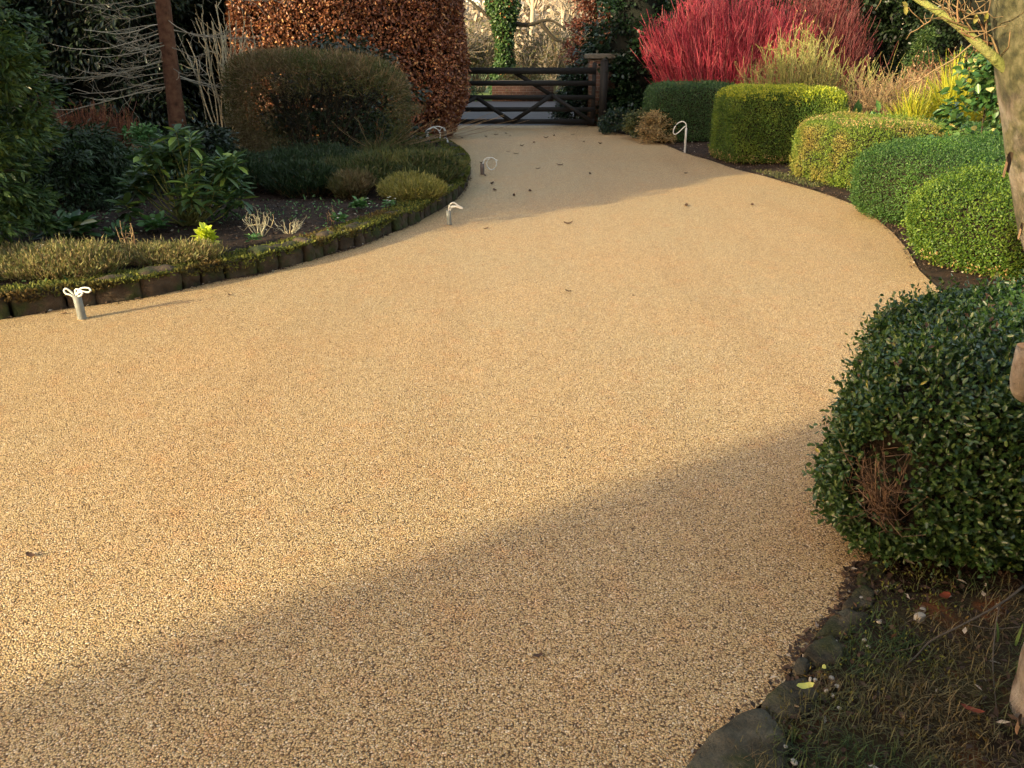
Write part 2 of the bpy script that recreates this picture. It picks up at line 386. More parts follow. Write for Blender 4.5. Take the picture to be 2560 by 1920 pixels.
M['fallenwood'] = roughmat("fallen_wood", [(.05, .04, .03), (.13, .11, .085)], 40, .85, .3)
M['hedge_twig'] = leafmat("bare_hedge_twig", [(.06, .032, .018), (.13, .075, .04), (.20, .13, .075)], .8, 0)
M['trunk'] = roughmat("spruce_bark", [(.05, .022, .012), (.11, .048, .026), (.16, .08, .045)], 12, .9, .9, [.3, .5, .75], 30)
M['darkbark'] = roughmat("dark_bark", [(.02, .016, .01), (.06, .048, .03)], 12, .95, .8)
M['mossbranch'] = roughmat("mossy_branch", [(.12, .14, .03), (.24, .25, .07), (.30, .25, .12)], 25, .85, .6, [.3, .5, .75])
M['gatewood'] = roughmat("dark_stained_wood", [(.008, .0075, .0065), (.019, .0155, .0125)], 8, .7, .3)
M['grey_pipe'] = roughmat("grey_plastic", [(.09, .095, .085), (.18, .185, .17), (.27, .27, .24)], 14, .5, .1)
M['brown_pipe'] = roughmat("brown_plastic", [(.10, .075, .06), (.16, .12, .10)], 20, .55, .05)
M['dark_pipe'] = roughmat("black_plastic", [(.02, .018, .016), (.04, .035, .03)], 20, .5, .05)
M['white_pipe'] = roughmat("white_plastic", [(.42, .42, .39), (.56, .55, .51)], 25, .45, .05)
M['cable'] = roughmat("white_cable", [(.60, .58, .52), (.72, .70, .63)], 60, .45, 0)
M['dryleaf'] = leafmat("dry_leaf", [(.03, .014, .007), (.07, .032, .014), (.11, .05, .02)], .7, .1)
M['yellowleaf'] = roughmat("yellow_leaf", [(.50, .48, .08), (.62, .58, .15)], 30, .6, .1)
M['redleaf'] = roughmat("red_leaf", [(.15, .035, .016), (.24, .06, .028)], 40, .6, .1)
M['litter'] = leafmat("leaf_litter", [(.022, .011, .006), (.05, .026, .013), (.10, .058, .033), (.03, .018, .012)], .85, 0, odd=(.42, .36, .28), oddp=.95)
M['pebble'] = roughmat("pale_pebble", [(.28, .25, .20), (.44, .41, .35)], 40, .6, .2)
M['grass'] = leafmat("lawn_blade", [(.03, .06, .012), (.05, .09, .018), (.08, .09, .024)], .6, .3, patch=[(.11, .085, .035), (.22, .175, .075), (.08, .045, .018)], pscale=3.0, plo=.45, phi=.62)
M['cutwood'] = roughmat("cut_wood", [(.40, .20, .09), (.55, .33, .17)], 40, .8, .2)
M['flap'] = roughmat("curled_bark", [(.12, .06, .03), (.30, .20, .12)], 40, .8, .3)
M['capstone'] = roughmat("cap_stone", [(.07, .06, .045), (.15, .13, .10)], 6, .9, .5)
M['render'] = roughmat("house_render", [(.50, .46, .38), (.58, .54, .46)], 2, .9, .1)
M['tiles'] = roughmat("roof_tiles", [(.10, .05, .035), (.17, .08, .05)], 9, .85, .5)
M['glass'] = roughmat("window_glass", [(.02, .025, .03), (.03, .035, .04)], 2, .08, 0)
M['hedgerow'] = leafmat("hedgerow_leaf", [(.07, .09, .025), (.13, .14, .04), (.20, .15, .07), (.11, .07, .035)], .7, .35)
M['hazetwig'] = leafmat("grey_brown_twig", [(.20, .16, .12), (.32, .27, .21), (.26, .20, .14)], .8, 0)
M['lawngreen'] = leafmat("fresh_green_leaf", [(.10, .19, .05), (.16, .27, .08), (.22, .33, .10)], .5, .3)

# ------------------------------------------------------------------ the setting: ground, driveway, road, field, beds
def in_poly(P, poly):
    x, y = P[..., 0], P[..., 1]; r = np.zeros(x.shape, bool)
    for (x1, y1), (x2, y2) in zip(poly, np.roll(poly, -1, 0)):
        c = ((y1 > y) != (y2 > y)) & (x < (x2-x1)*(y-y1)/((y2-y1) if abs(y2-y1) > 1e-12 else 1e-12)+x1); r ^= c
    return r

def grid_sheet(name, poly, z, mat, res=.1, amp=0.0, freq=2.0):
    poly = np.asarray(poly, float)[:, :2]; lo, hi = poly.min(0), poly.max(0); n = np.ceil((hi-lo)/res).astype(int)+1
    X, Y = np.meshgrid(lo[0]+np.arange(n[0])*res, lo[1]+np.arange(n[1])*res, indexing='ij'); P = np.stack([X, Y, np.zeros_like(X)], -1)
    ins = in_poly(P, poly); P[..., 2] = z+amp*noise(P, freq, 3)
    i = np.arange(n[0]-1)[:, None]*n[1]+np.arange(n[1]-1)[None]
    ok = ins[:-1, :-1] & ins[1:, :-1] & ins[1:, 1:] & ins[:-1, 1:]
    F = np.stack([i, i+n[1], i+n[1]+1, i+1], -1)[ok]
    return struct(mk(name, P.reshape(-1, 3), F, mat, None, True))

def flat(name, poly, z, mat):
    p = np.asarray(poly, float)[:, :2]; V = np.c_[p, np.full(len(p), z)]
    return struct(mk(name, V, np.arange(len(p))[None], mat))

G = 600.0
flat("ground", [(-G, -G), (G, -G), (G, G), (-G, G)], -.012, M['ground'])
flat("field", [(-200, 27.6), (200, 27.6), (200, 400), (-200, 400)], -.004, M['field'])
flat("road", [(-90, 18.35), (90, 18.35), (90, 27.0), (-90, 27.0)], 0.0, M['asphalt'])

wall_px = [(0, 802), (127, 779), (246, 764), (362, 747), (434, 731), (579, 698), (640, 689), (734, 665), (835, 635), (901, 615), (968, 588), (1035, 561),
           (1085, 534), (1119, 514), (1150, 490), (1168, 462), (1172, 432), (1160, 405), (1130, 382), (1092, 366), (1050, 352)]
wall = np.array([at(u, v)[:2] for u, v in wall_px])
d0 = wall[0]-wall[2]; d0 /= np.linalg.norm(d0)
wall = np.vstack([wall[0]+d0*4.2+np.array([0, -.3]), wall[0]+d0*1.6, wall])
right_px = [(1500, 325), (1585, 341), (1666, 364), (1713, 384), (1770, 400), (1840, 424), (1909, 441), (1967, 458), (2037, 478), (2083, 493), (2141, 516),
            (2187, 545), (2233, 584), (2268, 625), (2297, 677)]
right = np.array([at(u, v)[:2] for u, v in right_px])
near_px = [(2180, 1405), (2140, 1437), (2129, 1493), (2083, 1551), (2014, 1620), (1979, 1678), (1950, 1724), (1852, 1805), (1724, 1920)]
near = np.array([at(u, v)[:2] for u, v in near_px])
midr = np.array([(3.05, 5.3), (2.65, 4.3), (2.1, 3.4), (1.55, 2.6)])
tail = np.array([(.25, .9), (-.4, .3), (-1.5, -.6), (-3.0, -3.0)])
redge = np.vstack([right, midr, near, tail])
drive_poly = np.vstack([wall[::-1][::-1], [[wall[-1][0]-.6, 17.4], [-1.9, 18.35], [1.95, 18.35]], redge, [[-12, -3.0], [-12, wall[0][1]]]])
flat("driveway", curve(np.c_[drive_poly[:len(wall)], np.zeros(len(wall))], 90)[:, :2].tolist() + drive_poly[len(wall):].tolist(), .006, M['gravel'])

bed_poly = np.vstack([wall, [[wall[-1][0]-.7, 17.3], [-2.4, 17.9], [-16, 17.9], [-16, wall[0][1]+.3]]])
grid_sheet("flower_bed_soil", bed_poly+np.array([-.03, .05]), .13, M['soil'], .07, .025, 3.0)
rbed = np.vstack([right+np.array([.0, 0]), midr, near[:3], [[2.6, 1.9], [9, 2.5], [14, 18.2], [2.1, 18.2]]])
grid_sheet("border_soil", rbed, .004, M['soil'], .07, .016, 4.0)
lawn_poly = np.vstack([near[2:], [[.3, .9], [1.0, .2], [3.2, .2], [3.2, 2.05], [1.6, 2.0]]])
grid_sheet("lawn", lawn_poly+np.array([.05, 0]), .012, M['lawn_soil'], .05, .012, 5.0)

# ------------------------------------------------------------------ stones
pathw = curve(np.c_[wall, np.zeros(len(wall))], 1400); seg = np.r_[0, np.cumsum(np.linalg.norm(np.diff(pathw, axis=0), axis=1))]
def wall_at(s): return np.array([np.interp(s, seg, pathw[:, i]) for i in range(3)])
lw = thing("low_stone_wall", "low mossy stone kerb wall curving round the planted bed beside the gravel", "low wall", wall_at(6.5))
s = .05; total = seg[-1]-.05
while s < total:
    px = wall_at(s); L = R.uniform(.14, .33) if px[0] < -1.7 else R.uniform(.11, .22)
    c = wall_at(s+L/2); t = wall_at(s+L)-wall_at(s); a = math.atan2(t[1], t[0]); nrm = np.array([-math.sin(a), math.cos(a), 0])
    h = R.uniform(.13, .185)
    V, F = solid(c+nrm*.075+np.array([0, 0, h/2-.02]), (L/2-.004, .075+R.uniform(-.012, .012), h/2+.02), 5, a+R.normal(0, .05), .020, 9, 16, .009)
    mk("stone", V, F, M['kerb'], lw, True); s += L

# moss growing on the wall top and down its face in places
m2 = 12000; ss = R.uniform(1.0, total, m2); c = np.stack([np.interp(ss, seg, pathw[:, i]) for i in range(3)], 1); c2 = np.stack([np.interp(ss+.02, seg, pathw[:, i]) for i in range(3)], 1); t = unit(c2-c)
FP = c-np.stack([-t[:, 1], t[:, 0], t[:, 2]*0], 1)*R.uniform(-.012, .022, m2)[:, None]; FP[:, 2] = .16*R.random(m2)**.45; FP = FP[noise(FP*[1, 1, 1.5], 6, 3)+1.2*(FP[:, 2]-.13)/.1 > -.15]
m = 26000; ss = R.uniform(2.0, total, m); nn = R.uniform(-.025, .24, m)
c = np.stack([np.interp(ss, seg, pathw[:, i]) for i in range(3)], 1); c2 = np.stack([np.interp(ss+.02, seg, pathw[:, i]) for i in range(3)], 1)
t = unit(c2-c); nv = np.stack([-t[:, 1], t[:, 0], t[:, 2]*0], 1)
P = c+nv*nn[:, None]; P[:, 2] = .148+.022*np.maximum(0, noise(P, 7, 2))
P = np.vstack([P, FP]); m = len(P); keep = noise(P*np.array([1, 1, 0]), 3.0, 3)+R.normal(0, .15, m) > -.35; P = P[keep]
V, F = dia_geo(P, R.normal(0, .6, P.shape)+[0, 0, .7], R.normal(size=P.shape), R.uniform(.016, .036, len(P)), .014)
stuff(mk("moss", V, F, M['moss']), "yellow green moss carpeting the top of the low stone wall", "moss")

def slab(px, h, top=.0):
    """flat rough stone with the outline px on the ground"""
    q = np.array([at(u, v)[:2] for u, v in px]); q = np.vstack([q, q[:1]]); d_ = np.r_[0, np.cumsum(np.linalg.norm(np.diff(q, axis=0), axis=1))]
    n = 44; t_ = np.linspace(0, d_[-1], n, endpoint=False); o = np.stack([np.interp(t_, d_, q[:, k]) for k in (0, 1)], 1)
    o = .6*o+.2*np.roll(o, 1, 0)+.2*np.roll(o, -1, 0); cen = o.mean(0); rows = []
    for f, z in [(1.0, -.03), (1.0, h*.45), (.965, h*.82), (.90, h), (.70, h*1.08), (.45, h*1.1), (.2, h*1.1)]:
        p = np.c_[cen+(o-cen)*f, np.full(n, z)]; w = np.c_[o*7, np.full(n, f*2)]; p[:, :2] += (.012*noise(w, 4.0, 4))[:, None]*unit(o-cen); p[:, 2] += (z > 0)*(.012*noise(p*[1, 1, 0], 16, 4)+.006*noise(p*[1, 1, 0], 55, 3)); rows.append(p)
    V = np.vstack(rows+[[[*cen, h*1.1]]]); i_ = np.arange(n); j_ = (i_+1) % n
    F = np.concatenate([np.stack([i_, j_, j_+n, i_+n], -1)+k*n for k in range(6)]); T = np.stack([i_+6*n, j_+6*n, np.full(n, 7*n)], -1)
    return V, [F, T]
stones = [
    ([(1690, 1960), (1780, 1850), (1850, 1796), (1910, 1782), (1958, 1840), (1962, 1900), (1950, 1980)], .030, "big flat mossy edging stone, nearest the camera at the gravel's corner"),
    ([(1900, 1774), (1950, 1722), (2012, 1704), (2040, 1745), (2030, 1795), (1985, 1818), (1945, 1810)], .026, "olive mossy slab lying just beyond the nearest big edging stone"),
    ([(1978, 1686), (1992, 1662), (2018, 1664), (2024, 1686), (2006, 1702), (1984, 1702)], .030, "small round brownish stone squeezed between two larger edging stones"),
    ([(2002, 1650), (2030, 1616), (2080, 1600), (2112, 1640), (2100, 1676), (2040, 1684)], .036, "pale lichen-spotted grey rock with a cracked top beside rusty moss"),
    ([(2030, 1606), (2072, 1560), (2110, 1536), (2172, 1548), (2178, 1580), (2110, 1598)], .024, "dark wet-looking edging stone half sunk beside the white pebbles"),
    ([(2100, 1534), (2126, 1492), (2160, 1476), (2186, 1494), (2180, 1528), (2130, 1540)], .022, "mossy green edging stone below the near box hedge's bare corner"),
    ([(2138, 1470), (2146, 1434), (2180, 1404), (2215, 1410), (2212, 1450), (2170, 1472)], .022, "flat stone tucked under the near box hedge, farthest of its row")]
for px, h, lab in stones:
    V, F = slab(px, h); tag(mk("edging_stone", V, F, M['wetstone'], None, True), lab, "stone", "stones edging the gravel by the lawn")

peb = [(2025, 1702), (2078, 1698), (2092, 1718), (2066, 1730), (2081, 1742), (2160, 1603), (2170, 1618), (2197, 1557), (2306, 1527), (2037, 1703), (1962, 1870), (1985, 1908),
       (2153, 1478), (2190, 1481), (2152, 1496), (2098, 1773)]
for u, v in peb:
    c = at(u, v, .02); V, F = solid(c+[0, 0, .004], R.uniform(.0035, .0085, 3)*[1.1, 1, .8], 2.3, R.uniform(0, 3), .002, 40, 5)
    tag(mk("pebble", V, F, M['pebble'], None, True), "small whitish pebble lying on the soil by the edging stones", "pebble", "white pebbles by the edging stones")
c = at(2297, 1550, .02); V, F = solid(c+[0, 0, .01], (.016, .011, .012), 5, .5, .005, 30, 8)
tag(mk("stone_chip", V, F, M['pebble'], None, True), "angular cream stone chip lying in grass under the near hedge", "stone")

# ------------------------------------------------------------------ plants: builders
HOLES = []
def nearest_on(P, u, v):
    """the surface point that shows at pixel u, v"""
    d = P-np.array([0, 0, H_CAM]); dep = d[:, 1]*CP-d[:, 2]*SP; U = 1280+FPX*d[:, 0]/dep; W = 960-FPX*(d[:, 1]*SP+d[:, 2]*CP)/dep
    k = np.where(np.hypot(U-u, W-v) < 40)[0]
    return P[k[np.argmin(dep[k])]] if len(k) else P[np.argmin(np.hypot(U-u, W-v))]

def hedge(name, label, cat, c, ax, e, rot, mat, n, L, W, amp=.05, freq=2.2, top=None, group="clipped box hedges along the drive", shaggy=.35, holes=(), fine=.0, skirt=None, shear=0.0):
    root = thing(name, label, cat, (c[0], c[1], 0), group)
    V, F = solid(c, ax, e, rot, amp, freq, 30, fine, shear)
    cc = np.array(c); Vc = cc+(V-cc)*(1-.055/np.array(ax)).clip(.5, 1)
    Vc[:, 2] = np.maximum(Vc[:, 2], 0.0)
    P, N = sample(V, F, n)
    for hc, hr in holes:
        hc = nearest_on(P, *hc); HOLES.append(hc)
        d = np.linalg.norm((P-np.array(hc))/hr, axis=1); k = (d > 1) | (R.random(len(P)) < .07); P, N = P[k], N[k]
        d = np.linalg.norm((Vc-np.array(hc))/hr, axis=1); Vc = Vc-(np.clip(1.2-d, 0, 1)*.20)[:, None]*unit(Vc-cc)
    mk("inner_shade_core", Vc, F, M['core'], root, True)
    dep = R.uniform(-.06, .015, len(P)); P = P+N*dep[:, None]
    A = N*R.uniform(.1, 1.0, (len(P), 1))+unit(R.normal(size=P.shape))*.9+np.array([0, 0, .35])
    FN = N*1.0+R.normal(0, .55, P.shape)+np.array([0, 0, .3])
    geo = leaf_geo if L > .019 else dia_geo
    mk("foliage", *geo(P, A, FN, L*R.uniform(.5, 1.35, len(P)), W*R.uniform(.65, 1.25, len(P))), mat, root)
    # stray shoots that break the clipped outline
    m = int(n*.004*shaggy*3); 
    if m > 3:
        P2, N2 = sample(V, F, m); D = unit(N2+R.normal(0, .35, P2.shape)+[0, 0, .4]); ln = R.uniform(.03, .08, len(P2))
        k = 5; tt = np.linspace(0, 1, k)
        Q = (P2[:, None]+D[:, None]*(ln[:, None]*tt)[:, :, None]).reshape(-1, 3); DD = np.repeat(D, k, 0)
        mk("stray_leaves", *leaf_geo(Q, DD+R.normal(0, .7, Q.shape), R.normal(size=Q.shape), L*.95, W*.95), mat, root)
    if top:
        tm, m, lo = top
        P3, N3 = sample(V, F, m); k = (N3[:, 2] > .32) & (noise(P3, 1.3, 2)+R.normal(0, .2, len(P3)) > lo); P3 = P3[k]
        P3 = P3+R.normal(0, .01, P3.shape)+[0, 0, .012]
        mk("new_leaves", *dia_geo(P3, R.normal(0, .5, P3.shape)+[0, 0, 1], R.normal(size=P3.shape), L*1.6, W*1.2), tm, root)
    if skirt:
        sm, m, fn = skirt
        P3, N3 = sample(V, F, m); k = fn(P3); P3, N3 = P3[k], N3[k]
        mk("faded_leaves", *dia_geo(P3+N3*.012, R.normal(0, .8, P3.shape)+N3*.5, N3+R.normal(0, .5, P3.shape), L*1.3, W*1.0), sm, root)
    return root

def fountain(c, n, r0, rad, h, k=6, wob=.04, lean=(0, 0), flat_top=.0, power=.6):
    """stems from a small base to a dome"""
    th = R.uniform(0, 6.283, n); q = R.random(n)**.5
    b = np.stack([np.cos(th)*q*r0, np.sin(th)*q*r0, np.zeros(n)], 1)*np.array([rad[0]/max(rad), rad[1]/max(rad), 1])
    hh = h*(1-(.55*(1-flat_top))*q**2.2)*R.uniform(.72, 1.03, n)
    e = np.stack([np.cos(th)*q*rad[0]+lean[0], np.sin(th)*q*rad[1]+lean[1], hh], 1)
    t = np.linspace(0, 1, k)[None, :, None]
    hor = b[:, None, :2]+(e-b)[:, None, :2]*t**(.75); ver = e[:, None, 2:]*t**(1/(1+power*.3))
    P = np.concatenate([hor, ver], -1)
    P += np.cumsum(R.normal(0, wob/k**.5, P.shape), 1)*np.array([1, 1, .3])*(t > 0)
    return P+np.array(c, float)

def side_twigs(P, m, ln, up=.5, k=4, lo=.35, hi=.98, wob=.02, spread=.8):
    n, K, _ = P.shape; i = R.integers(0, n, m); f = R.uniform(lo, hi, m)*(K-1); a = np.minimum(f.astype(int), K-2); w = (f-a)[:, None]
    s = P[i, a]*(1-w)+P[i, a+1]*w; d = unit(P[i, a+1]-P[i, a]); d = unit(d+R.normal(0, spread, d.shape)+np.array([0, 0, up]))
    L = ln*R.uniform(.5, 1.2, m); t = np.linspace(0, 1, k)
    Q = s[:, None]+d[:, None]*(L[:, None]*t)[:, :, None]
    return Q+np.cumsum(R.normal(0, wob, Q.shape), 1)*(t > 0)[None, :, None]

def stemshrub(name, label, cat, c, rad, h, n, mat, r=(.006, .003), twigs=0, tl=.3, leaves=None, group=None, r0=.35, wob=.06, lean=(0, 0), flat_top=.3, twr=.002, up=.6):
    root = thing(name, label, cat, c, group)
    P = fountain(c, n, r0, rad, h, 6, wob, lean, flat_top)
    if n > 600: P = P[noise(P[:, -1]*[1, 1, .25], 3.2, 3)+R.normal(0, .25, n) > -.65]
    a = Acc().add(*tubes(P, np.linspace(r[0], r[1], 6)[None], 3))
    mk_ = a.mesh("stems", mat, root)
    if twigs:
        Q = side_twigs(P, twigs, tl, up); mk("twigs", *tubes(Q, np.linspace(r[1], twr, 4)[None], 3), mat, root)
    if leaves:
        lm, m, L, W = leaves; src = Q if twigs else P; i = R.integers(0, len(src), m); j = R.integers(1, src.shape[1], m)
        S = src[i, j]+R.normal(0, .01, (m, 3))
        mk("leaves", *dia_geo(S, R.normal(size=S.shape)+[0, 0, .3], R.normal(size=S.shape), L*R.uniform(.6, 1.2, m), W), lm, root)
    return root, P

def clumps(n, prof, h0, h1, c, rad, power=.5):
    """foliage clump centres in a crown whose relative width at relative height f is prof(f)"""
    f = R.random(n); th = R.uniform(0, 6.283, n); q = R.random(n)**power; w = prof(f)
    return np.stack([c[0]+np.cos(th)*q*w*rad, c[1]+np.sin(th)*q*w*rad, h0+(h1-h0)*f], 1), np.stack([np.cos(th), np.sin(th), np.zeros(n)], 1)

def leafy(C, O, per, cr, L, W, droop=.0, flatn=.4, geo=dia_geo, squash=.6):
    """leaves around clump centres C that point out along O"""
    m = len(C)*per; i = np.repeat(np.arange(len(C)), per)
    D = R.normal(size=(m, 3)); D = unit(D)*(R.random((m, 1))**.45); D[:, 2] *= squash
    s = cr*R.uniform(.6, 1.3, len(C))[i][:, None]
    P = C[i]+D*s
    A = unit(D)*.8+O[i]*.6+R.normal(0, .5, (m, 3))+[0, 0, -droop]
    N = R.normal(0, flatn, (m, 3))+unit(D)*.4+[0, 0, .8]
    return geo(P, A, N, L*R.uniform(.6, 1.25, m), W*R.uniform(.8, 1.2, m))

def tree(name, label, cat, base, h, rad, mat, n, per, cr, L, W, h0=.2, prof=None, trunk_r=.14, bark='darkbark', droop=.2, limbs=14, group=None, lean=(0, 0), power=.45, geo=dia_geo):
    prof = prof or (lambda f: np.sqrt(np.clip(1-(f*1.02-.02)**2, .02, 1))*.95+.05)
    base = np.array(base, float); root = thing(name, label, cat, base, group)
    top = base+[lean[0], lean[1], h*.93]
    a = Acc(); tube(a, [base, base+(top-base)*.33+[.04, .02, 0], base+(top-base)*.66-[.03, .02, 0], top], np.array([1.15, .8, .45, .08])*trunk_r, 9, 14)
    for i in range(limbs):
        f = R.uniform(max(.12, h0*.9), .85); p = base+(top-base)*f; th = R.uniform(0, 6.283); w = prof(np.array([(f-h0)/(1-h0)]).clip(0, 1))[0]*rad*.8
        q = p+[math.cos(th)*w, math.sin(th)*w, R.uniform(-.1, .35)*w]
        tube(a, [p, (p+q)/2+[0, 0, .08*w], q], np.array([.32, .2, .06])*trunk_r, 5, 6)
    a.mesh("trunk", M[bark], root, True)
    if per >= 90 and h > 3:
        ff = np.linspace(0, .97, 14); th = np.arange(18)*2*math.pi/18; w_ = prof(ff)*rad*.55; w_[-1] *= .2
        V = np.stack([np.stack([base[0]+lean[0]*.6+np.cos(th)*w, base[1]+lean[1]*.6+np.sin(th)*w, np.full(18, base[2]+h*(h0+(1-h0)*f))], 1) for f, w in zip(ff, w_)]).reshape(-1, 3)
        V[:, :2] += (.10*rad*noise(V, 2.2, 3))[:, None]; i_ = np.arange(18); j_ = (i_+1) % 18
        mk("crown_shade_core", V, np.concatenate([np.stack([i_, j_, j_+18, i_+18], -1)+k*18 for k in range(13)]), M['tree_core'], root, True)
    C, O = clumps(n, prof, base[2]+h*h0, base[2]+h, (base[0]+lean[0]*.6, base[1]+lean[1]*.6), rad, power)
    mk("crown", *leafy(C, O, per, cr, L, W, droop, geo=geo), mat, root)
    return root

def bare_tree(name, label, base, h, tr, mat, lev=3, nb=9, group=None, lo=.3, spread=.7, leaves=None, up=.45, cat="tree"):
    base = np.array(base, float); root = thing(name, label, cat, base, group)
    tp = curve([base, base+[R.normal(0, .1), R.normal(0, .1), h*.35], base+[R.normal(0, .25), R.normal(0, .2), h*.7], base+[R.normal(0, .4), R.normal(0, .3), h]], 12)
    a = Acc(); tube(a, tp, np.linspace(tr, tr*.15, 12), 8, None); a.mesh("trunk", mat, root, True)
    P = tp[None]; b = Acc(); rr = tr*.45; ln = h*.32; m = nb
    for l in range(lev):
        Q = side_twigs(P, m, ln, up, 6, lo if l == 0 else .2, .97, ln*.035, spread); b.add(*tubes(Q, np.linspace(rr, rr*.35, 6)[None], 4 if l == 0 else 3))
        P = Q; rr *= .42; ln *= .55; m *= 7 if l < 1 else 5
    b.mesh("branches", mat, root)
    if leaves:
        lm, k, L, W = leaves; i = R.integers(0, len(P), k); j = R.integers(1, 6, k); S = P[i, j]
        mk("leaves", *dia_geo(S, R.normal(size=S.shape), R.normal(size=S.shape), L, W), lm, root)
    return root

# ------------------------------------------------------------------ the clipped hedges on the right
hedge("box_hedge", "large dark glossy box hedge bulging over the gravel with a bare twiggy hollow", "hedge", (2.10, 2.66, .36), (.88, .66, .40), 3.3, 0, M['box_dark'],
      98000, .0215, .0135, .09, 2.6, shaggy=1.6, shear=.52, holes=[((2155, 1190), np.array([.10, .11, .12])), ((2195, 1330), np.array([.08, .08, .07])), ((2470, 805), np.array([.05, .05, .03]))], skirt=(M['litter'], 3000, lambda P: noise(P, 4, 3) > .25), fine=.03)
hedge("box_hedge", "rounded box bush with yellow green sunny side, right behind the large dark near hedge", "hedge", (4.08, 6.15, .33), (.80, .74, .40), 2.6, .2, M['box_mid'],
      70000, .019, .013, .10, 2.8, shaggy=1.2, fine=.02, skirt=(M['straw'], 5000, lambda P: (P[:, 2] < .14) & (P[:, 0] < 3.8) & (noise(P, 3, 2) > 0)))
hedge("box_hedge", "long bluish green box hedge with a sloping flat top behind the rounded box bush", "hedge", (4.88, 7.95, .34), (1.28, .95, .40), 4.0, .32, M['box_blue'],
      105000, .018, .012, .10, 2.2, shaggy=1.1, fine=.02)
hedge("box_hedge", "olive yellow box hedge with straw coloured scorched edges, middle of the hedge row", "hedge", (4.70, 10.3, .36), (.88, .82, .41), 5.0, .15, M['box_yellow'],
      68000, .019, .0125, .09, 2.6, shaggy=1.1, fine=.02, skirt=(M['straw'], 9000, lambda P: ((P[:, 0] < 4.05) & (P[:, 2] > .55) | (P[:, 2] > .72)) & (noise(P, 2.5, 2) > .05)))
hedge("box_hedge", "tall square box hedge topped with bright yellow new shoots", "hedge", (4.03, 12.55, .48), (.84, .62, .56), 7.0, .06, M['box_mid'],
      80000, .020, .0135, .065, 2.4, fine=.02, top=(M['box_tip'], 30000, -.35), shaggy=.6, skirt=(M['straw'], 9000, lambda P: (P[:, 2] < .16) & (noise(P, 2, 2) > -.1)))
hedge("box_hedge", "dark green square box hedge in shade below the red stems, farthest of the row", "hedge", (3.37, 15.5, .45), (.82, .6, .55), 7.0, .04, M['box_deep'],
      52000, .022, .015, .05, 2.0, fine=.02, shaggy=.5, skirt=(M['straw'], 9000, lambda P: (P[:, 2] < .40) & (P[:, 0] < 3.0) & (noise(P, 2, 2) > -.2)))
hedge("box_bush", "low dark box bush peeping over the hedge in front of the yellow grass", "bush", (5.75, 10.6, .34), (.72, .6, .42), 3.0, 0, M['box_deep'], 26000, .024, .016, .06, 2.5, group=None)
hedge("clipped_mound", "smooth fresh green clipped mound between the long hedge and the broad leaved shrub", "bush", (6.15, 9.85, .36), (.75, .5, .40), 3.0, .3, M['lawngreen'], 26000, .020, .012, .04, 2.0, group=None)

# bare twigs in the near hedge's gap
b_ = HOLES[1]+np.array([.05, .05, -.04]); n = 34; tg = HOLES[0]+R.normal(0, 1, (n, 3))*[.045, .04, .05]+[0, 0, -.01]; st_ = b_+R.normal(0, .018, (n, 3)); tt = np.linspace(0, 1, 6)[None, :, None]
P = st_[:, None]*(1-tt)+tg[:, None]*tt+np.array([-.03, -.03, 0])*np.sin(tt*3.14)+np.cumsum(R.normal(0, .004, (n, 6, 3)), 1); Q = side_twigs(P, 110, .07, .5)
a = Acc().add(*tubes(P, np.linspace(.0026, .0012, 6)[None], 4)).add(*tubes(Q, np.linspace(.0016, .0009, 4)[None], 3))
tag(a.mesh("bare_twigs", M['hedge_twig']), "bare brown twigs showing in the hollow of the large near box hedge", "twigs")

# ------------------------------------------------------------------ shrubs on the right
DG = "red stemmed dogwoods behind the hedges"
stemshrub("dogwood_shrub", "wide bright red dogwood thicket behind the two tall box hedges", "shrub", (4.55, 17.3, 0), (1.72, .9), 2.75, 1500, M['red_stem'], (.010, .005), 5200, .38, None, DG, .9, .12, (-.15, 0), .45, .004, 1.2)
stemshrub("dogwood_shrub", "shade-darkened crimson dogwood behind the green stemmed shrub, right of the bright thicket", "shrub", (6.35, 17.9, 0), (1.05, .9), 2.75, 900, M['shaded_red_stem'], (.010, .005), 3200, .38, None, DG, .7, .12, (.1, 0), .35, .004, 1.2)
stemshrub("green_stemmed_shrub", "green stemmed shrub with arching canes in front of the red dogwood", "shrub", (5.15, 14.9, 0), (.95, .6), 1.95, 190, M['green_stem'], (.009, .005), 800, .42, (M['green_stem'], 1600, .035, .018), None, .4, .13, (0, 0), .3, .003, .5)
stemshrub("rose_bush", "sparse rose bush of long leaning bare canes beside the green stemmed shrub", "shrub", (5.9, 14.2, 0), (.9, .5), 1.5, 34, M['green_stem'], (.010, .005), 90, .5, (M['brown_stem'], 200, .03, .02), None, .2, .12, (.3, 0), .3, .003, .4)
stemshrub("twiggy_shrub", "tangled brown twiggy shrub behind the olive hedge in the middle of the border", "shrub", (6.3, 13.2, 0), (.95, .6), 1.30, 190, M['brown_stem'], (.008, .004), 1100, .36, (M['brown_stem'], 1400, .03, .02), "brown leafless shrubs in the border", .5, .16, (0, 0), .5, .003, .3)
stemshrub("twiggy_shrub", "rusty brown twiggy shrub farther back against the dark evergreens", "shrub", (8.0, 15.2, 0), (1.2, .6), 1.35, 170, M['bracken'], (.008, .004), 1100, .40, (M['brown_stem'], 2200, .04, .028), "brown leafless shrubs in the border", .5, .16, (0, 0), .5, .003, .3)
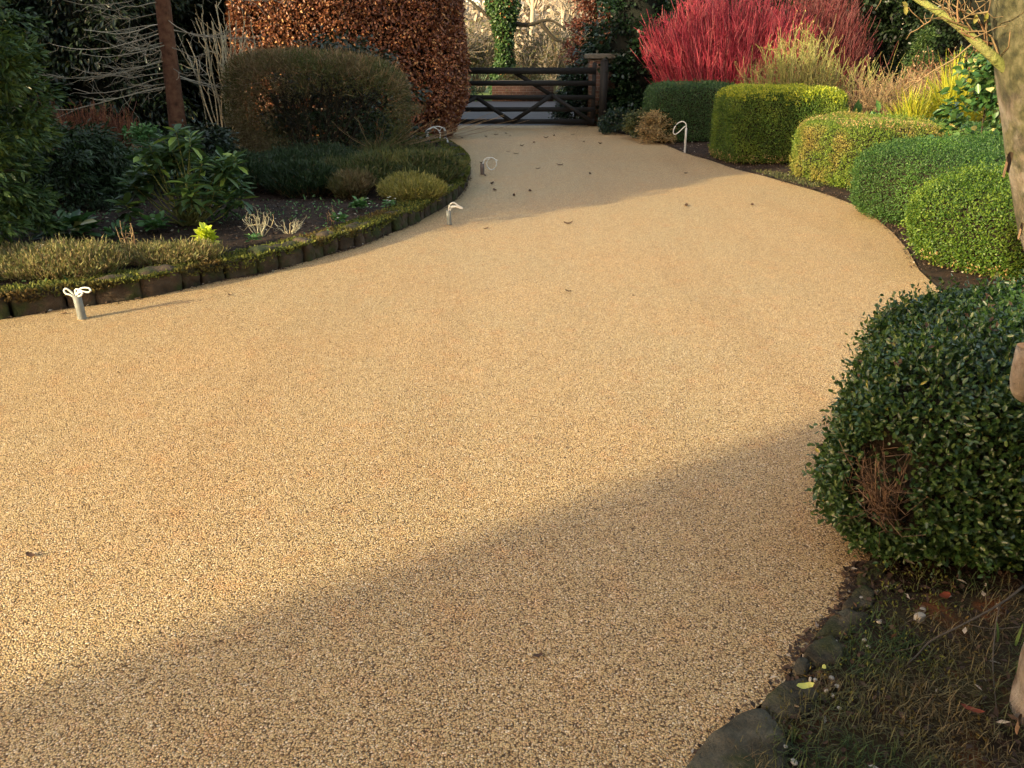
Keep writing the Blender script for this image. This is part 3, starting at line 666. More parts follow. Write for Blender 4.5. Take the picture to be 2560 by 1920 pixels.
# yellow grassy clump
def strap(name, label, cat, c, n, L, W, mat, spread=1.0, group=None):
    th = R.uniform(0, 6.283, n); ln = L*R.uniform(.6, 1.15, n); out = R.uniform(.12, .68, n)*spread; k = 6; t = np.linspace(0, 1, k)
    d = np.stack([np.cos(th), np.sin(th)], 1); b = np.array(c)[None]+np.c_[R.normal(0, .07, (n, 2)), np.zeros(n)]
    hor = (out*ln)[:, None]*t**1.3; ver = ln[:, None]*(t*.95-out[:, None]*.75*t**2.6)
    P = np.concatenate([b[:, None, :2]+d[:, None]*hor[:, :, None], b[:, None, 2:]+ver[:, :, None]], -1)
    s = np.stack([-d[:, 1], d[:, 0], np.zeros(n)], 1)[:, None]*(W*np.array([.7, 1, .95, .8, .5, .05]))[None, :, None]
    V = np.stack([P-s, P+s], 2).reshape(-1, 3); base = np.arange(n)[:, None]*k*2+np.arange(k-1)[None]*2
    F = np.stack([base, base+1, base+3, base+2], -1).reshape(-1, 4)
    o = mk(name, V, F, mat); return tag(o, label, cat, group)
YG = "yellow strap leaved clumps"
strap("strap_leaf_clump", "bright yellow green arching strap leaves behind the bluish hedge", "plant", (6.35, 11.8, .25), 650, 1.5, .013, M['yellowgrass'], 1.1, YG)
strap("strap_leaf_clump", "smaller lime tuft left of the arching yellow strap leaves", "plant", (5.65, 11.6, .3), 260, 1.0, .012, M['yellowgrass'], 1.0, YG)
strap("strap_leaf_clump", "golden faded strap leaves next to the broad leaved shrub", "plant", (7.1, 11.9, .25), 200, .80, .011, M['heather_y'], 1.2, YG)
for (x, y, sc, lab) in [(5.1, 12.7, 1, "dock-like green rosette right beside the yellow topped hedge"), (5.6, 12.2, .9, "light green leafy rosette in front of the brown twiggy shrub")]:
    n = 60; th = R.uniform(0, 6.28, n); A = np.stack([np.cos(th)*.5, np.sin(th)*.5, R.uniform(.5, 1.4, n)], 1); P = np.array([x, y, .2])+A*R.uniform(.1, .45, (n, 1))*sc
    tag(mk("leafy_rosette", *leaf_geo(P, A, R.normal(0, .5, P.shape)+[0, -.6, .6], .20*sc, .11*sc), M['primrose']), lab, "plant", "leafy rosettes in the border")
# broad-leaved shrub by the birch
tree("broad_leaved_shrub", "glossy broad leaved shrub with a few cream leaves left of the birch trunk", "shrub", (5.18, 9.0, 0), 1.55, .46, M['bigleaf'], 80, 20, .17, .10, .075, .15, trunk_r=.02, limbs=10, geo=leaf_geo)
# low shrubs at the far right edge of the drive
tree("ivy_bush", "dark ivy smothering the right side of the gate's brick pier", "bush", (2.36, 18.2, 0), 1.5, .33, M['holly'], 60, 90, .15, .07, .05, .02, trunk_r=.03)
for (x, y, rd, h, mt, lab) in [(2.15, 16.6, .45, .45, 'holly', "low dark evergreen shrub at the foot of the gate's brick pier"),
                               (2.45, 15.5, .38, .50, 'heather', "scruffy green brown lavender bush at the drive edge before the dark hedge"),
                               (2.62, 14.9, .34, .55, 'straw', "dry straw coloured bush at the left foot of the dark square hedge")]:
    tree("low_shrub", lab, "shrub", (x, y, 0), h, rd, M[mt], 60, 60, .12, .05, .02, .1, trunk_r=.015, limbs=8, group="low shrubs by the gate")

# dark evergreens behind the right border
EV = "dark evergreen trees behind the right border"
cone = lambda f: np.clip(1.02-f, .03, 1)**.8
tree("evergreen_tree", "dark ivy green evergreen standing beside the brick pier of the gate", "tree", (2.75, 19.0, 0), 5.6, 1.05, M['holly'], 260, 120, .34, .10, .06, .02, prof=lambda f: np.clip(1.15-.5*f, .1, 1), group=EV)
tree("evergreen_tree", "lighter green leafy evergreen behind the red dogwood's left shoulder", "tree", (4.7, 22.0, 0), 6.5, 1.5, M['ivy'], 240, 110, .4, .12, .08, .05, group=EV)
tree("evergreen_tree", "broad black green evergreen behind the shade-darkened crimson dogwood", "tree", (8.0, 21.0, 0), 7, 2.2, M['evergreen'], 380, 120, .5, .13, .07, .02, group=EV)
tree("evergreen_tree", "black green evergreen behind the rusty twiggy shrub", "tree", (10.2, 19.2, 0), 7, 1.9, M['evergreen'], 380, 120, .48, .12, .06, .02, group=EV)
tree("evergreen_tree", "dark evergreen seen between the mossy branch and the birch trunk", "tree", (12.0, 17.2, 0), 7, 1.9, M['holly'], 340, 120, .46, .11, .06, .02, group=EV)
tree("evergreen_tree", "tall dark tree closing the gap between the ivy green evergreen and the thicket", "tree", (6.4, 24.5, 0), 8, 2.4, M['evergreen'], 300, 120, .55, .15, .08, .02, group=EV)
tree("young_spruce", "small pale tipped spruce in front of the black green evergreens", "tree", (7.9, 16.3, 0), 1.95, .55, M['cypress'], 110, 60, .13, .07, .02, .1, prof=cone, trunk_r=.03, limbs=20, droop=-.1)
tree("evergreen_bush", "grey green evergreen bush under the tall trees behind the rusty shrub", "bush", (9.1, 16.6, 0), 1.5, 1.0, M['ivy'], 110, 90, .25, .07, .045, .02, trunk_r=.04)

# ------------------------------------------------------------------ the birch in front, its branch and twigs
bt = thing("birch_tree", "pale peeling birch trunk at the picture's edge with algae on its upper part", "tree", (1.42, 1.5, 0))
spine = curve([(1.43, 1.50, -.03), (1.385, 1.50, .22), (1.30, 1.5, .55), (1.195, 1.5, .95), (1.085, 1.5, 1.28), (.985, 1.5, 1.62), (.93, 1.5, 2.0), (.93, 1.52, 3.2)], 60)
rad = np.interp(spine[:, 2], [0, .22, .6, 1.0, 1.25, 1.42, 1.6, 2.0, 3.2], [.125, .095, .082, .08, .083, .10, .125, .12, .08])
V, F = tubes(spine[None], rad[None], 28); V = V.copy(); cen = np.repeat(spine, 28, 0); d = unit(V-cen)
V += d*(.012*noise(V, 9, 3)+.007*noise(V, 30, 2))[:, None]
mk("trunk", V, F, M['birch'], bt, True)
a = Acc(); p0 = np.array([.90, 1.5, 1.545]); br = [(.99, 1.52, 1.50), on(2480, 140, 1.5), on(2390, 60, 1.52), on(2290, -5, 1.56), on(2200, -60, 1.62)]
tube(a, br, np.array([.013, .0085, .0068, .0056, .004]), 9, 24)
main = a.mesh("branch", M['mossbranch'], bt, True)
bp_ = curve(br, 24); Q = side_twigs(bp_[None], 18, .13, .35, 6, .15, .95, .004, .9); Q2 = side_twigs(Q, 40, .05, .2, 5, .3, 1, .002, .8)
xt = [curve([on(2396, 55, 1.5), on(2393, 20, 1.5), on(2400, -30, 1.5)], 6), curve([on(2480, 110, 1.5), on(2410, 85, 1.5), on(2405, 70, 1.5)], 6), curve([on(2470, 30, 1.5), on(2420, 35, 1.5), on(2380, 10, 1.5)], 6),
      curve([on(2500, 150, 1.5), on(2470, 82, 1.5), on(2400, 82, 1.5)], 6)]
b = Acc().add(*tubes(Q, np.linspace(.0014, .0008, 6)[None], 4)).add(*tubes(Q2, np.linspace(.0010, .0006, 5)[None], 3)).add(*tubes(np.array(xt), np.linspace(.0020, .0010, 6)[None], 5))
b.mesh("twigs", M['brown_stem'], bt)
lp = np.array([on(2435, 60, 1.49), on(2460, 55, 1.49), on(2255, 5, 1.55), on(2262, 15, 1.55)])
mk("leaves", *leaf_geo(lp, np.array([[.1, 0, 1], [.2, 0, 1], [.8, 0, -.5], [.4, 0, -1]]), np.array([[.3, -1, .1]]*4)+R.normal(0, .2, (4, 3)), .016, .009), M['heather_y'], bt)
a = Acc(); tube(a, [(1.14, 1.48, .965), (1.03, 1.41, .975), (.972, 1.365, 1.012), (.958, 1.355, 1.09)], np.array([.027, .0225, .0205, .0205]), 22, 12); a.mesh("branch_stub", M['birch'], bt, False)
mk("cut_face", np.array([[0.958+.0200*math.cos(i*.449), 1.355+.0200*math.sin(i*.449), 1.0925] for i in range(14)]), np.arange(14)[None], M['cutwood'], bt)
def flap(c, w, h, curl, yaw):
    n = 7; t = np.linspace(0, 1, n); V = []
    for i in range(n):
        for s_ in (-1, 1):
            V.append([-(math.sin(t[i]*curl))*w, -(1-math.cos(t[i]*curl))*w*.8, s_*h*(.5-.25*t[i]*(s_ > 0))+.15*h*math.sin(5*t[i])])
    V = np.array(V) @ rz(yaw).T+np.array(c); q = np.arange(n-1)[:, None]*2+np.array([0, 1, 3, 2])
    W = V+np.array([0, .0025, 0]); return np.vstack([V, W]), np.vstack([q, q[:, ::-1]+2*n])
for (uv, y, w, h, cu, yw) in [((2528, 408), 1.415, .026, .034, 1.3, .3), ((2556, 575), 1.42, .010, .024, 1.6, .2), ((2552, 1800), 1.40, .024, .035, 1.5, .3), ((2550, 1868), 1.42, .018, .03, 1.2, .5)]:
    mk("bark_flap", *flap(on(*uv, y), w, h, cu, yw), M['flap'], bt, True)

# fallen dead branch on the lawn
fb = [at(2560, 1465, .12), at(2500, 1510, .10), at(2400, 1565, .07), at(2330, 1600, .05), at(2290, 1640, .03), at(2240, 1685, .02)]
a = Acc(); tube(a, fb, np.array([.0042, .003, .0015]), 6, 20); tube(a, [fb[1], at(2490, 1560, .06), at(2482, 1650, .03), at(2488, 1740, .02), at(2502, 1855, .02)], np.array([.0028, .0012]), 5, 16)
tube(a, [at(2420, 1560, .06), at(2480, 1572, .05), at(2560, 1566, .06)], .002, 4, 8); tube(a, [fb[3], at(2260, 1625, .03), at(2215, 1628, .02)], .0015, 4, 6)
tag(a.mesh("fallen_branch", M['fallenwood']), "thin grey fallen branch forking over the patchy lawn below the near hedge", "branch")

# ------------------------------------------------------------------ left bed: beech hedge, clipped shrub, conifers
def shell_plant(name, label, cat, c, ax, e, rot, mat, n, L, W, amp, freq, depth=.16, group=None, geo=leaf_geo, keep=None, droop=.35, core=True, fine=0):
    root = thing(name, label, cat, (c[0], c[1], 0), group); V, F = solid(c, ax, e, rot, amp, freq, 30, fine); cc = np.array(c)
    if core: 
        Vc = cc+(V-cc)*(1-(depth+.05)/np.array(ax)).clip(.4, 1); Vc[:, 2] = np.maximum(Vc[:, 2], .02); mk("inner_shade_core", Vc, F, M['core'], root, True)
    P, N = sample(V, F, n); 
    if keep is not None: k = keep(P); P, N = P[k], N[k]
    P = P-N*(R.random((len(P), 1))**1.5*depth)
    A = N*.5+R.normal(0, .6, P.shape)+[0, 0, -droop]; FN = N*.8+R.normal(0, .6, P.shape)+[0, 0, .5]
    mk("foliage", *geo(P, A, FN, L*R.uniform(.6, 1.2, len(P)), W*R.uniform(.7, 1.2, len(P))), mat, root)
    return root, V, F
shell_plant("beech_hedge", "tall copper beech hedge of rust brown leaves left of the gate", "hedge", (-3.05, 15.9, 1.75), (2.15, 1.05, 2.0), 4.5, .10, M['beech'], 105000, .064, .038, .16, 1.6, .26, fine=.05)

# brown clipped shrub, dense domed top and left flank, hollow below
cs = thing("clipped_shrub", "brown domed clipped shrub with a dark hollow underneath, before the beech hedge", "shrub", (-2.6, 11.2, .13))
cc = np.array([-2.62, 11.3, .92]); V, F = solid(cc, (1.22, .78, .68), 4.2, 0, .06, 2.2, 30, .03); V[:, 2] -= .10*np.clip(V[:, 0]+2.9, 0, 2)*(V[:, 2] > .9)
P, N = sample(V, F, 60000, .15)
dens = np.clip((P[:, 2]-1.06)*5+.4, 0, 1)+np.clip((-3.0-P[:, 0])*3.0, 0, 1)+np.clip((P[:, 0]+1.65)*2.0, 0, .5)+.04+.25*(noise(P, 3, 2) > .5)
k = R.random(len(P)) < dens; P, N = P[k], N[k]; P = P-N*(R.random((len(P), 1))**1.3*.22)
mk("foliage", *dia_geo(P, N*.8+R.normal(0, .7, P.shape)+[0, 0, .25], R.normal(size=P.shape), R.uniform(.03, .075, len(P)), R.uniform(.006, .014, len(P))), M['spirea'], cs)
k = R.choice(len(P), 3200); k = k[P[k, 2] > .95]; D = unit(N[k]+R.normal(0, .55, (len(k), 3))+[0, 0, .4]); ln = R.uniform(.05, .16, len(k))
mk("twigs", *tubes(P[k][:, None]+D[:, None]*(ln[:, None]*np.linspace(0, 1, 3))[:, :, None], np.array([[.003, .0025, .0015]]), 3), M['brown_stem'], cs)
a = Acc(); base = np.array([-2.7, 11.35, .12])
ST = fountain(base, 20, .16, (1.0, .6), 1.35, 7, .12, (0, 0), .6); a.add(*tubes(ST, np.linspace(.018, .006, 7)[None], 4)); Q = side_twigs(ST, 400, .30, .4); a.add(*tubes(Q, np.linspace(.004, .002, 4)[None], 3))
a.mesh("stems", M['darkbark'], cs)
Q = fountain(np.array([-1.7, 11.0, .35]), 30, .25, (1.5, .5), .5, 6, .06, (.7, -.1), .7); mk("trailing_stems", *tubes(Q, np.linspace(.004, .002, 6)[None], 3), M['brown_stem'], cs)
P = np.c_[R.uniform(-3.3, -1.5, 5000), R.uniform(10.9, 11.8, 5000), R.uniform(.15, .8, 5000)]; P = P[noise(P, 2.5, 3) > .15]; mk("leaves", *dia_geo(P, R.normal(size=P.shape), R.normal(size=P.shape), .055, .02), M['conifer'], cs)
tree("evergreen_bush", "shadowy evergreen filling the hollow behind the brown clipped shrub", "bush", (-2.6, 12.9, .1), 1.6, 1.3, M['evergreen'], 120, 80, .3, .08, .05, .02, trunk_r=.04)

# spruce with bare lower branches
sp = thing("spruce_tree", "spruce with a straight reddish trunk and dead lower branches paled like sun flecks in the dark left bed", "tree", at(432, 352, .13))
b0 = OFF[sp.name].copy(); b0 = np.array([-4.35, 10.6, .12]); sp.location = b0; OFF[sp.name] = b0
tp = curve([b0, b0+[.05, 0, 1.2], b0+[.11, 0, 2.6], b0+[.35, 0, 7.5]], 20); a = Acc(); tube(a, tp, np.array([.125, .10, .092, .088, .04]), 12); a.mesh("trunk", M['trunk'], sp, True)
D = []; 
for i in range(40):
    z = R.uniform(.95, 2.6); th = R.choice([R.normal(math.pi, .55), R.normal(0, .6), R.uniform(0, 6.28)], p=[.5, .28, .22]); L = R.uniform(.5, 1.7)
    p = b0+[.043*z, 0, z]; d = np.array([math.cos(th), math.sin(th), 0]); D.append(np.array([p+d*L*t_+[0, 0, -.30*L*t_**1.2+.22*L*t_**3] for t_ in np.linspace(0.03, 1, 7)]))
D = np.array(D)+np.cumsum(R.normal(0, .012, (40, 7, 3)), 1); Q = side_twigs(D, 360, .30, -.05, 5, .2, 1, .012, .55)
a = Acc().add(*tubes(D, np.linspace(.007, .003, 7)[None], 4)).add(*tubes(Q, np.linspace(.003, .0016, 5)[None], 3)); a.mesh("dead_branches", M['deadwood'], sp)
C, O = clumps(150, cone, 2.9, 7.8, (b0[0]+.2, b0[1]), 1.9, .5); mk("crown", *leafy(C, O, 110, .36, .10, .03, .4), M['conifer'], sp)

# pale upright stems right of the spruce
stemshrub("hazel_stems", "clump of pale upright bare stems just right of the spruce trunk", "shrub", (-4.05, 11.9, .12), (.42, .25), 2.0, 34, M['pale_stem'], (.013, .007), 70, .4, None, None, .25, .10, (-.05, 0), .8, .003, .8)
stemshrub("rust_stem_clump", "rusty red brown upright stem clump in the shaded left bed", "shrub", (-5.3, 10.2, .12), (.62, .4), .85, 330, M['bracken'], (.007, .004), 260, .2, None, None, .35, .05, (0, 0), .75, .003, 1.2)
tree("small_green_shrub", "small light green shrub at the foot of the spruce trunk", "shrub", (-4.5, 9.9, .1), .62, .34, M['primrose'], 45, 36, .10, .055, .035, .1, trunk_r=.015, limbs=8, geo=leaf_geo)

LEV = "dark conifers and evergreens on the left"
tree("conifer_tree", "feathery green conifer with sunlit tips at the left edge of the bed", "tree", (-4.28, 5.8, .1), 2.7, .92, M['cypress'], 400, 120, .17, .075, .022, .04, prof=lambda f: np.clip((.72+.55*f)*(1.05-f**4), .06, 1), droop=.15, group=LEV)
tree("conifer_tree", "low blue green feathery conifer spreading below the rusty stems", "tree", (-4.7, 8.3, .1), .75, .95, M['conifer'], 150, 90, .18, .08, .022, .02, group=LEV, trunk_r=.04)
tree("evergreen_tree", "dark laurel like evergreen with hanging leaves behind the rusty stems", "tree", (-7.3, 15.4, .1), 5.6, 1.6, M['evergreen'], 480, 90, .34, .12, .045, .02, droop=.9, group=LEV, geo=leaf_geo)
tree("evergreen_tree", "black green evergreen at the far left corner of the bed", "tree", (-9.6, 14.2, .1), 6.0, 1.9, M['evergreen'], 540, 90, .4, .12, .05, .02, droop=.6, group=LEV)
tree("evergreen_tree", "dark evergreen directly behind the spruce trunk", "tree", (-5.9, 17.2, .1), 6.0, 1.5, M['evergreen'], 510, 100, .38, .12, .05, .02, droop=.6, group=LEV)
tree("evergreen_tree", "tall black evergreen in the gap behind the left conifers", "tree", (-9.2, 19.0, .1), 8.0, 2.8, M['conifer'], 630, 110, .55, .15, .06, .02, droop=.4, group=LEV)
tree("evergreen_bush", "low dark evergreen bush between the rusty stems and the small green shrub", "bush", (-3.6, 9.4, .1), .65, .6, M['evergreen'], 80, 80, .16, .06, .03, .02, trunk_r=.03, group=LEV)

# rhododendron
rh = thing("rhododendron", "rhododendron with whorls of long green leaves in the middle of the bed", "shrub", (-2.95, 7.15, .13))
b0 = np.array([-2.95, 7.15, .12]); tips = []
for i in range(38):
    th = R.uniform(0, 6.283); q = R.random()**.6; tips.append(b0+[math.cos(th)*q*.52, math.sin(th)*q*.42-.05*q, (.95*(1-.62*q**1.7))*R.uniform(.45, 1.0)])
tips += [np.array(on(u, v, 7.0)) for u, v in [(440, 330), (475, 345), (560, 420), (505, 410), (355, 430), (590, 395), (395, 400), (455, 490), (560, 500), (340, 465)]]
a = Acc()
for t_ in tips: tube(a, [b0+R.normal(0, .04, 3)*[1, 1, 0], b0*.45+t_*.55+R.normal(0, .03, 3)-[0, 0, .06], t_], np.array([.010, .006, .004]), 4, 6)
a.mesh("stems", M['mossbranch'], rh)
Pl, Al, Nl, Ll = [], [], [], []
for t_ in tips:
    for lay, (m_, el) in enumerate([(7, .35), (5, .05), (4, -.35)]):
        ph = R.uniform(0, 6.28)
        for j in range(m_):
            th = ph+j*6.283/m_+R.normal(0, .15); e = el+R.normal(0, .22); ax = np.array([math.cos(th)*math.cos(e), math.sin(th)*math.cos(e), math.sin(e)])
            Pl.append(t_-[0, 0, .035*lay]+ax*.008); Al.append(ax); Nl.append(np.array([0, 0, 1])+R.normal(0, .2, 3)); Ll.append(R.uniform(.10, .185))
Ll = np.array(Ll); mk("leaves", *leaf_geo(np.array(Pl), np.array(Al), np.array(Nl), Ll, Ll*.37, .12, .14), M['rhodo'], rh)

# heathers: separate clumps
def heather(label, c, rx, ry, h, mat, n, L=.07, W=.011, group="heather clumps filling the bed", name="heather_clump"):
    root = thing(name, label, "heather", c, group); th = R.uniform(0, 6.283, n); q = R.random(n)**.5
    x = np.cos(th)*q*rx; y = np.sin(th)*q*ry; lump = noise(np.stack([x+c[0], y+c[1], 0*x], 1), 6, 3); edge = 1+.22*noise(np.stack([np.cos(th)+c[0], np.sin(th)+c[1], 0*x], 1), 2.2, 3); x, y = x*edge, y*edge; z = h*(1-.5*q**3.5)*(1+.38*lump)*R.uniform(.88, 1.12, n)
    E = np.stack([x+c[0], y+c[1], z+c[2]], 1); out = np.stack([np.cos(th)*q, np.sin(th)*q, np.ones(n)], 1)
    mm = int(n/26); S = E[:mm]; B = np.stack([c[0]+x[:mm]*.55, c[1]+y[:mm]*.55, np.full(mm, c[2]-.02)], 1); pth = B[:, None]+(S-B)[:, None]*np.linspace(0, 1, 4)[None, :, None]
    mk("stems", *tubes(pth, np.linspace(.003, .0018, 4)[None], 3), M['brown_stem'], root)
    k = R.random(n)**1.6*.16-.03*(R.random(n) < .12); P = E-unit(out)*k[:, None]
    mk("foliage", *dia_geo(P, out*np.array([.6, .6, 1.1])+R.normal(0, .5, P.shape), R.normal(size=P.shape), L*R.uniform(.4, 1.3, n), W), mat, root)
heather("bushy heather at the bed's tip overhanging the gravel by the thin pipes", (-1.04, 9.6, .12), .50, .85, .27, M['heather'], 15000)
heather("yellow tipped heather at the front of the bed's tip over the wall", (-1.04, 8.42, .12), .36, .42, .19, M['heather_y'], 7000)
heather("green heather behind the yellow tipped clump", (-1.75, 9.4, .12), .75, .75, .27, M['heather'], 12000)
heather("dark green heather under the brown clipped shrub", (-2.5, 9.9, .12), .8, .7, .28, M['conifer'], 11000)
heather("heather clump behind the bed's tip near the white coil", (-1.5, 10.9, .12), .7, .8, .26, M['heather'], 11000)
heather("dull green heather just right of the rhododendron", (-2.25, 8.75, .12), .45, .4, .26, M['conifer'], 8000)
heather("brown faded heather beside the bare soil", (-1.72, 8.55, .12), .26, .3, .22, M['spirea'], 4500)
heather("deep green heather behind the rhododendron", (-3.1, 9.0, .12), .5, .5, .3, M['conifer'], 8000)
heather("sunny olive heather mat at the left end of the wall", (-3.3, 5.42, .13), .62, .34, .15, M['thyme'], 12000, .045, .008)
heather("twiggy olive heather mat left of the lime plant", (-2.62, 5.75, .13), .48, .26, .10, M['thyme'], 7500, .04, .007)
heather("olive heather at the left edge of the picture above the wall", (-4.1, 5.05, .13), .62, .36, .17, M['thyme'], 10000, .045, .008)

# small plants in the bed
def rosette(name, label, c, n, L, W, mat, up=.6, cat="plant", flowers=0, group=None, stack=.05):
    root = thing(name, label, cat, c, group); th = R.uniform(0, 6.283, n); e = R.uniform(-.1, 1.1, n)*up
    A = np.stack([np.cos(th)*np.cos(e), np.sin(th)*np.cos(e), np.sin(e)], 1); P = np.array(c)+A*R.uniform(.0, L*.9, (n, 1))+[0, 0, .01]+np.c_[np.zeros((n, 2)), R.uniform(0, stack, n)]
    mk("leaves", *leaf_geo(P, A, np.array([0, 0, 1.])+R.normal(0, .4, P.shape), L*R.uniform(.6, 1.2, n), W), mat, root)
    if flowers:
        C = np.array(c)+np.c_[R.normal(0, L*.7, (flowers, 2)), R.uniform(.05, .11, flowers)]; i = np.repeat(np.arange(flowers), 5); t_ = np.tile(np.arange(5)*1.2566, flowers)
        A = np.stack([np.cos(t_), np.sin(t_), np.full(len(t_), .25)], 1); mk("blossoms", *leaf_geo(C[i], A, np.tile([0, 0, 1.], (len(i), 1)), .014, .013), M['petal'], root)
    return root
rosette("lime_plant", "bright lime yellow leafy plant at the bed's front edge", at(520, 628, .15), 150, .065, .045, M['lime'], 1.1, stack=.12)
PR = "primroses along the wall top"
rosette("primrose", "pale flowered primrose near the bed's tip above the wall", at(900, 522, .15), 60, .07, .04, M['primrose'], .8, "plant", 6, PR)
rosette("primrose", "small primrose rosette just left of the moss patch", at(850, 558, .15), 50, .06, .035, M['primrose'], .7, "plant", 3, PR)
rosette("primrose", "white flowered plant between the rhododendron and the lime plant", at(392, 577, .15), 60, .09, .055, M['primrose'], .8, "plant", 7, PR)
rosette("primrose", "tiny dark green rosette right of the lime plant", at(635, 605, .15), 40, .045, .025, M['primrose'], .5, "plant", 0, PR)
rosette("primrose", "pale mottled rosette by the heather where the wall curves", at(975, 520, .15), 30, .05, .03, M['primrose'], .5, "plant", 5, PR)
rosette("hellebore", "dark broad leaved hellebore clump in shade behind the olive heather", at(175, 590, .15), 80, .17, .085, M['bigleaf'], .7)
rosette("hellebore_seedling", "small dark leaved plant beside the foot of the rhododendron", at(300, 600, .15), 40, .09, .045, M['bigleaf'], .8)
strap("grass_leaves", "thin green grass tuft in the dark soil left of the rhododendron", "plant", at(265, 470, .13), 70, .20, .003, M['heather'], 1.2)
rosette("fern", "yellow green fern tuft at the left edge under the conifer", at(10, 520, .15), 110, .12, .035, M['cypress'], .9)
for (u, v, n, h, sp_, lab) in [(650, 590, 14, .22, .14, "fan of bare pale stems beside the lime plant"), (725, 585, 11, .12, .12, "low dead stem tuft right of the pale stem fan"), (828, 560, 5, .13, .03, "three orange brown cut stems near the primroses"),
                               (328, 648, 8, .30, .05, "tall dry stalks rising from the olive heather")]:
    c = at(u, v, .14); P = fountain(c, n, .04, (sp_, sp_*.8), h, 6, .02, (0, 0), .7); a = Acc().add(*tubes(P, np.linspace(.0045, .0025, 6)[None], 4)); Q = side_twigs(P, n*2, .06, .2); a.add(*tubes(Q, np.linspace(.002, .001, 4)[None], 3))
    tag(a.mesh("dead_stems", M['pale_stem'] if n > 10 else M['brown_stem']), lab, "dead stems", "cut back stems in the bed")
a = Acc()
for ph, rr, o in [(0, .055, 0), (.5, .045, .06), (1, .06, -.05)]:
    c = at(100, 625, .27)+[o, 0, 0]; tube(a, [c+[math.cos(t_)*rr, math.sin(t_)*rr*.7, .03*math.sin(t_+ph)] for t_ in np.linspace(ph, ph+5.6, 12)], .0025, 5, 26)
tag(a.mesh("curled_stem", M['pale_stem']), "curled pale dry stems lying on the olive heather above the wall", "dead stems")

# litter on the soil, grass on the lawn
def scatter(poly, n):
    poly = np.asarray(poly)[:, :2]; lo, hi = poly.min(0), poly.max(0); P = R.uniform(lo, hi, (n, 2)); return P[in_poly(P, poly)]
bp2 = np.vstack([wall[1:], [[-1.9, 12.5], [-7, 12.5], [-7, wall[1][1]+.3]]])
A_ = scatter(bp2, 34000); A_ = np.c_[A_+[-.05, .08], np.full(len(A_), .135)]; A_[:, 2] += .025*noise(np.c_[A_[:, :2], np.zeros(len(A_))], 3.0, 3)+R.uniform(0, .012, len(A_))
B_ = scatter(np.vstack([right, midr, near[:3], [[2.2, 2.0], [5, 5], [6, 12], [5, 17], [2.2, 17.8]]]), 22000); B_ = np.c_[B_, R.uniform(.008, .028, len(B_))]
C_ = scatter(np.vstack([near, [[1.6, 1.3], [2.2, 2.2]]])+[.02, 0], 1500); C_ = np.c_[C_, R.uniform(.015, .03, len(C_))]
P = np.vstack([A_, B_, C_]); V, F = dia_geo(P, R.normal(size=P.shape)*[1, 1, .25], np.array([0, 0, 1])+R.normal(0, .5, P.shape), R.uniform(.012, .04, len(P)), R.uniform(.006, .018, len(P)), .2)
stuff(mk("leaf_litter", V, F, M['litter']), "brown leaf litter and bark chips over the bare soil", "leaf litter")
lp2 = np.vstack([near[1:]+np.array([.10, .02]), [[.6, .9], [1.9, .9], [2.4, 2.0], [1.75, 2.05]]])
g0 = scatter(lp2, 26000); dens = noise(np.c_[g0*1.0, np.zeros(len(g0))], 3.5, 3); g0 = g0[(dens+R.normal(0, .25, len(g0))) > -.25]; n = len(g0)
th = R.uniform(0, 6.283, n); ln = R.uniform(.018, .06, n); ly = R.uniform(.4, 1.6, n); t = np.array([0, .5, 1.0]); d = np.stack([np.cos(th), np.sin(th)], 1)
P = np.concatenate([g0[:, None]+d[:, None]*(ln*np.sin(ly))[:, None, None]*t[None, :, None]**1.3, (.016+(ln*np.maximum(np.cos(ly), .12))[:, None]*np.sin(t*1.5)[None])[:, :, None]], -1)
s_ = np.stack([-d[:, 1], d[:, 0], np.zeros(n)], 1)[:, None]*np.array([.0012, .0011, .0002])[None, :, None]
V = np.stack([P-s_, P+s_], 2).reshape(-1, 3); bb = np.arange(n)[:, None]*6+np.array([0, 2])[None]; F = np.stack([bb, bb+1, bb+3, bb+2], -1).reshape(-1, 4)
stuff(mk("grass", V, F, M['grass']), "thin patchy lawn of straw and green blades at the bottom corner", "grass")
Lg = scatter(near[:, :2].tolist()+[[1.02, 1.2], [1.45, 1.95], [1.35, 2.2]], 5000); Lg = Lg+[.03, -.01]; kk = noise(np.c_[Lg, np.zeros(len(Lg))], 6, 3) > -.05; P = np.c_[Lg, R.uniform(.014, .026, len(Lg))][kk]
stuff(mk("moss", *dia_geo(P, R.normal(0, .6, P.shape)+[0, 0, .6], R.normal(size=P.shape), R.uniform(.008, .018, len(P)), .006), M['moss']), "rusty green moss between the edging stones and the lawn", "moss")
# crumbs of soil and weeds along the gravel's right edge
def along(path, m, lo, hi):
    p = curve(np.c_[path, np.zeros(len(path))], 600); i = R.integers(0, 598, m); t_ = unit(p[i+1]-p[i]); return p[i]+np.stack([-t_[:, 1], t_[:, 0], 0*t_[:, 0]], 1)*R.uniform(lo, hi, m)[:, None]
P = np.vstack([along(right, 5200, -.05, .30), along(np.vstack([midr[-1:], near]), 2600, -.03, .10), along(wall[1:], 3000, -.035, .02)]); P[:, 2] = R.uniform(.007, .018, len(P)); P = P[noise(P, 5, 3)+R.normal(0, .3, len(P)) > -.1]
stuff(mk("soil_crumbs", *dia_geo(P, R.normal(size=P.shape)*[1, 1, .3], np.array([0, 0, 1])+R.normal(0, .4, P.shape), R.uniform(.008, .032, len(P)), R.uniform(.005, .016, len(P)), .2), M['litter']), "crumbs of soil and rotting leaves along the edges of the gravel", "soil crumbs")
P = along(right[5:12], 2600, .03, .35); P[:, 2] = .012; P = P[noise(P, 2.2, 2) > .1]
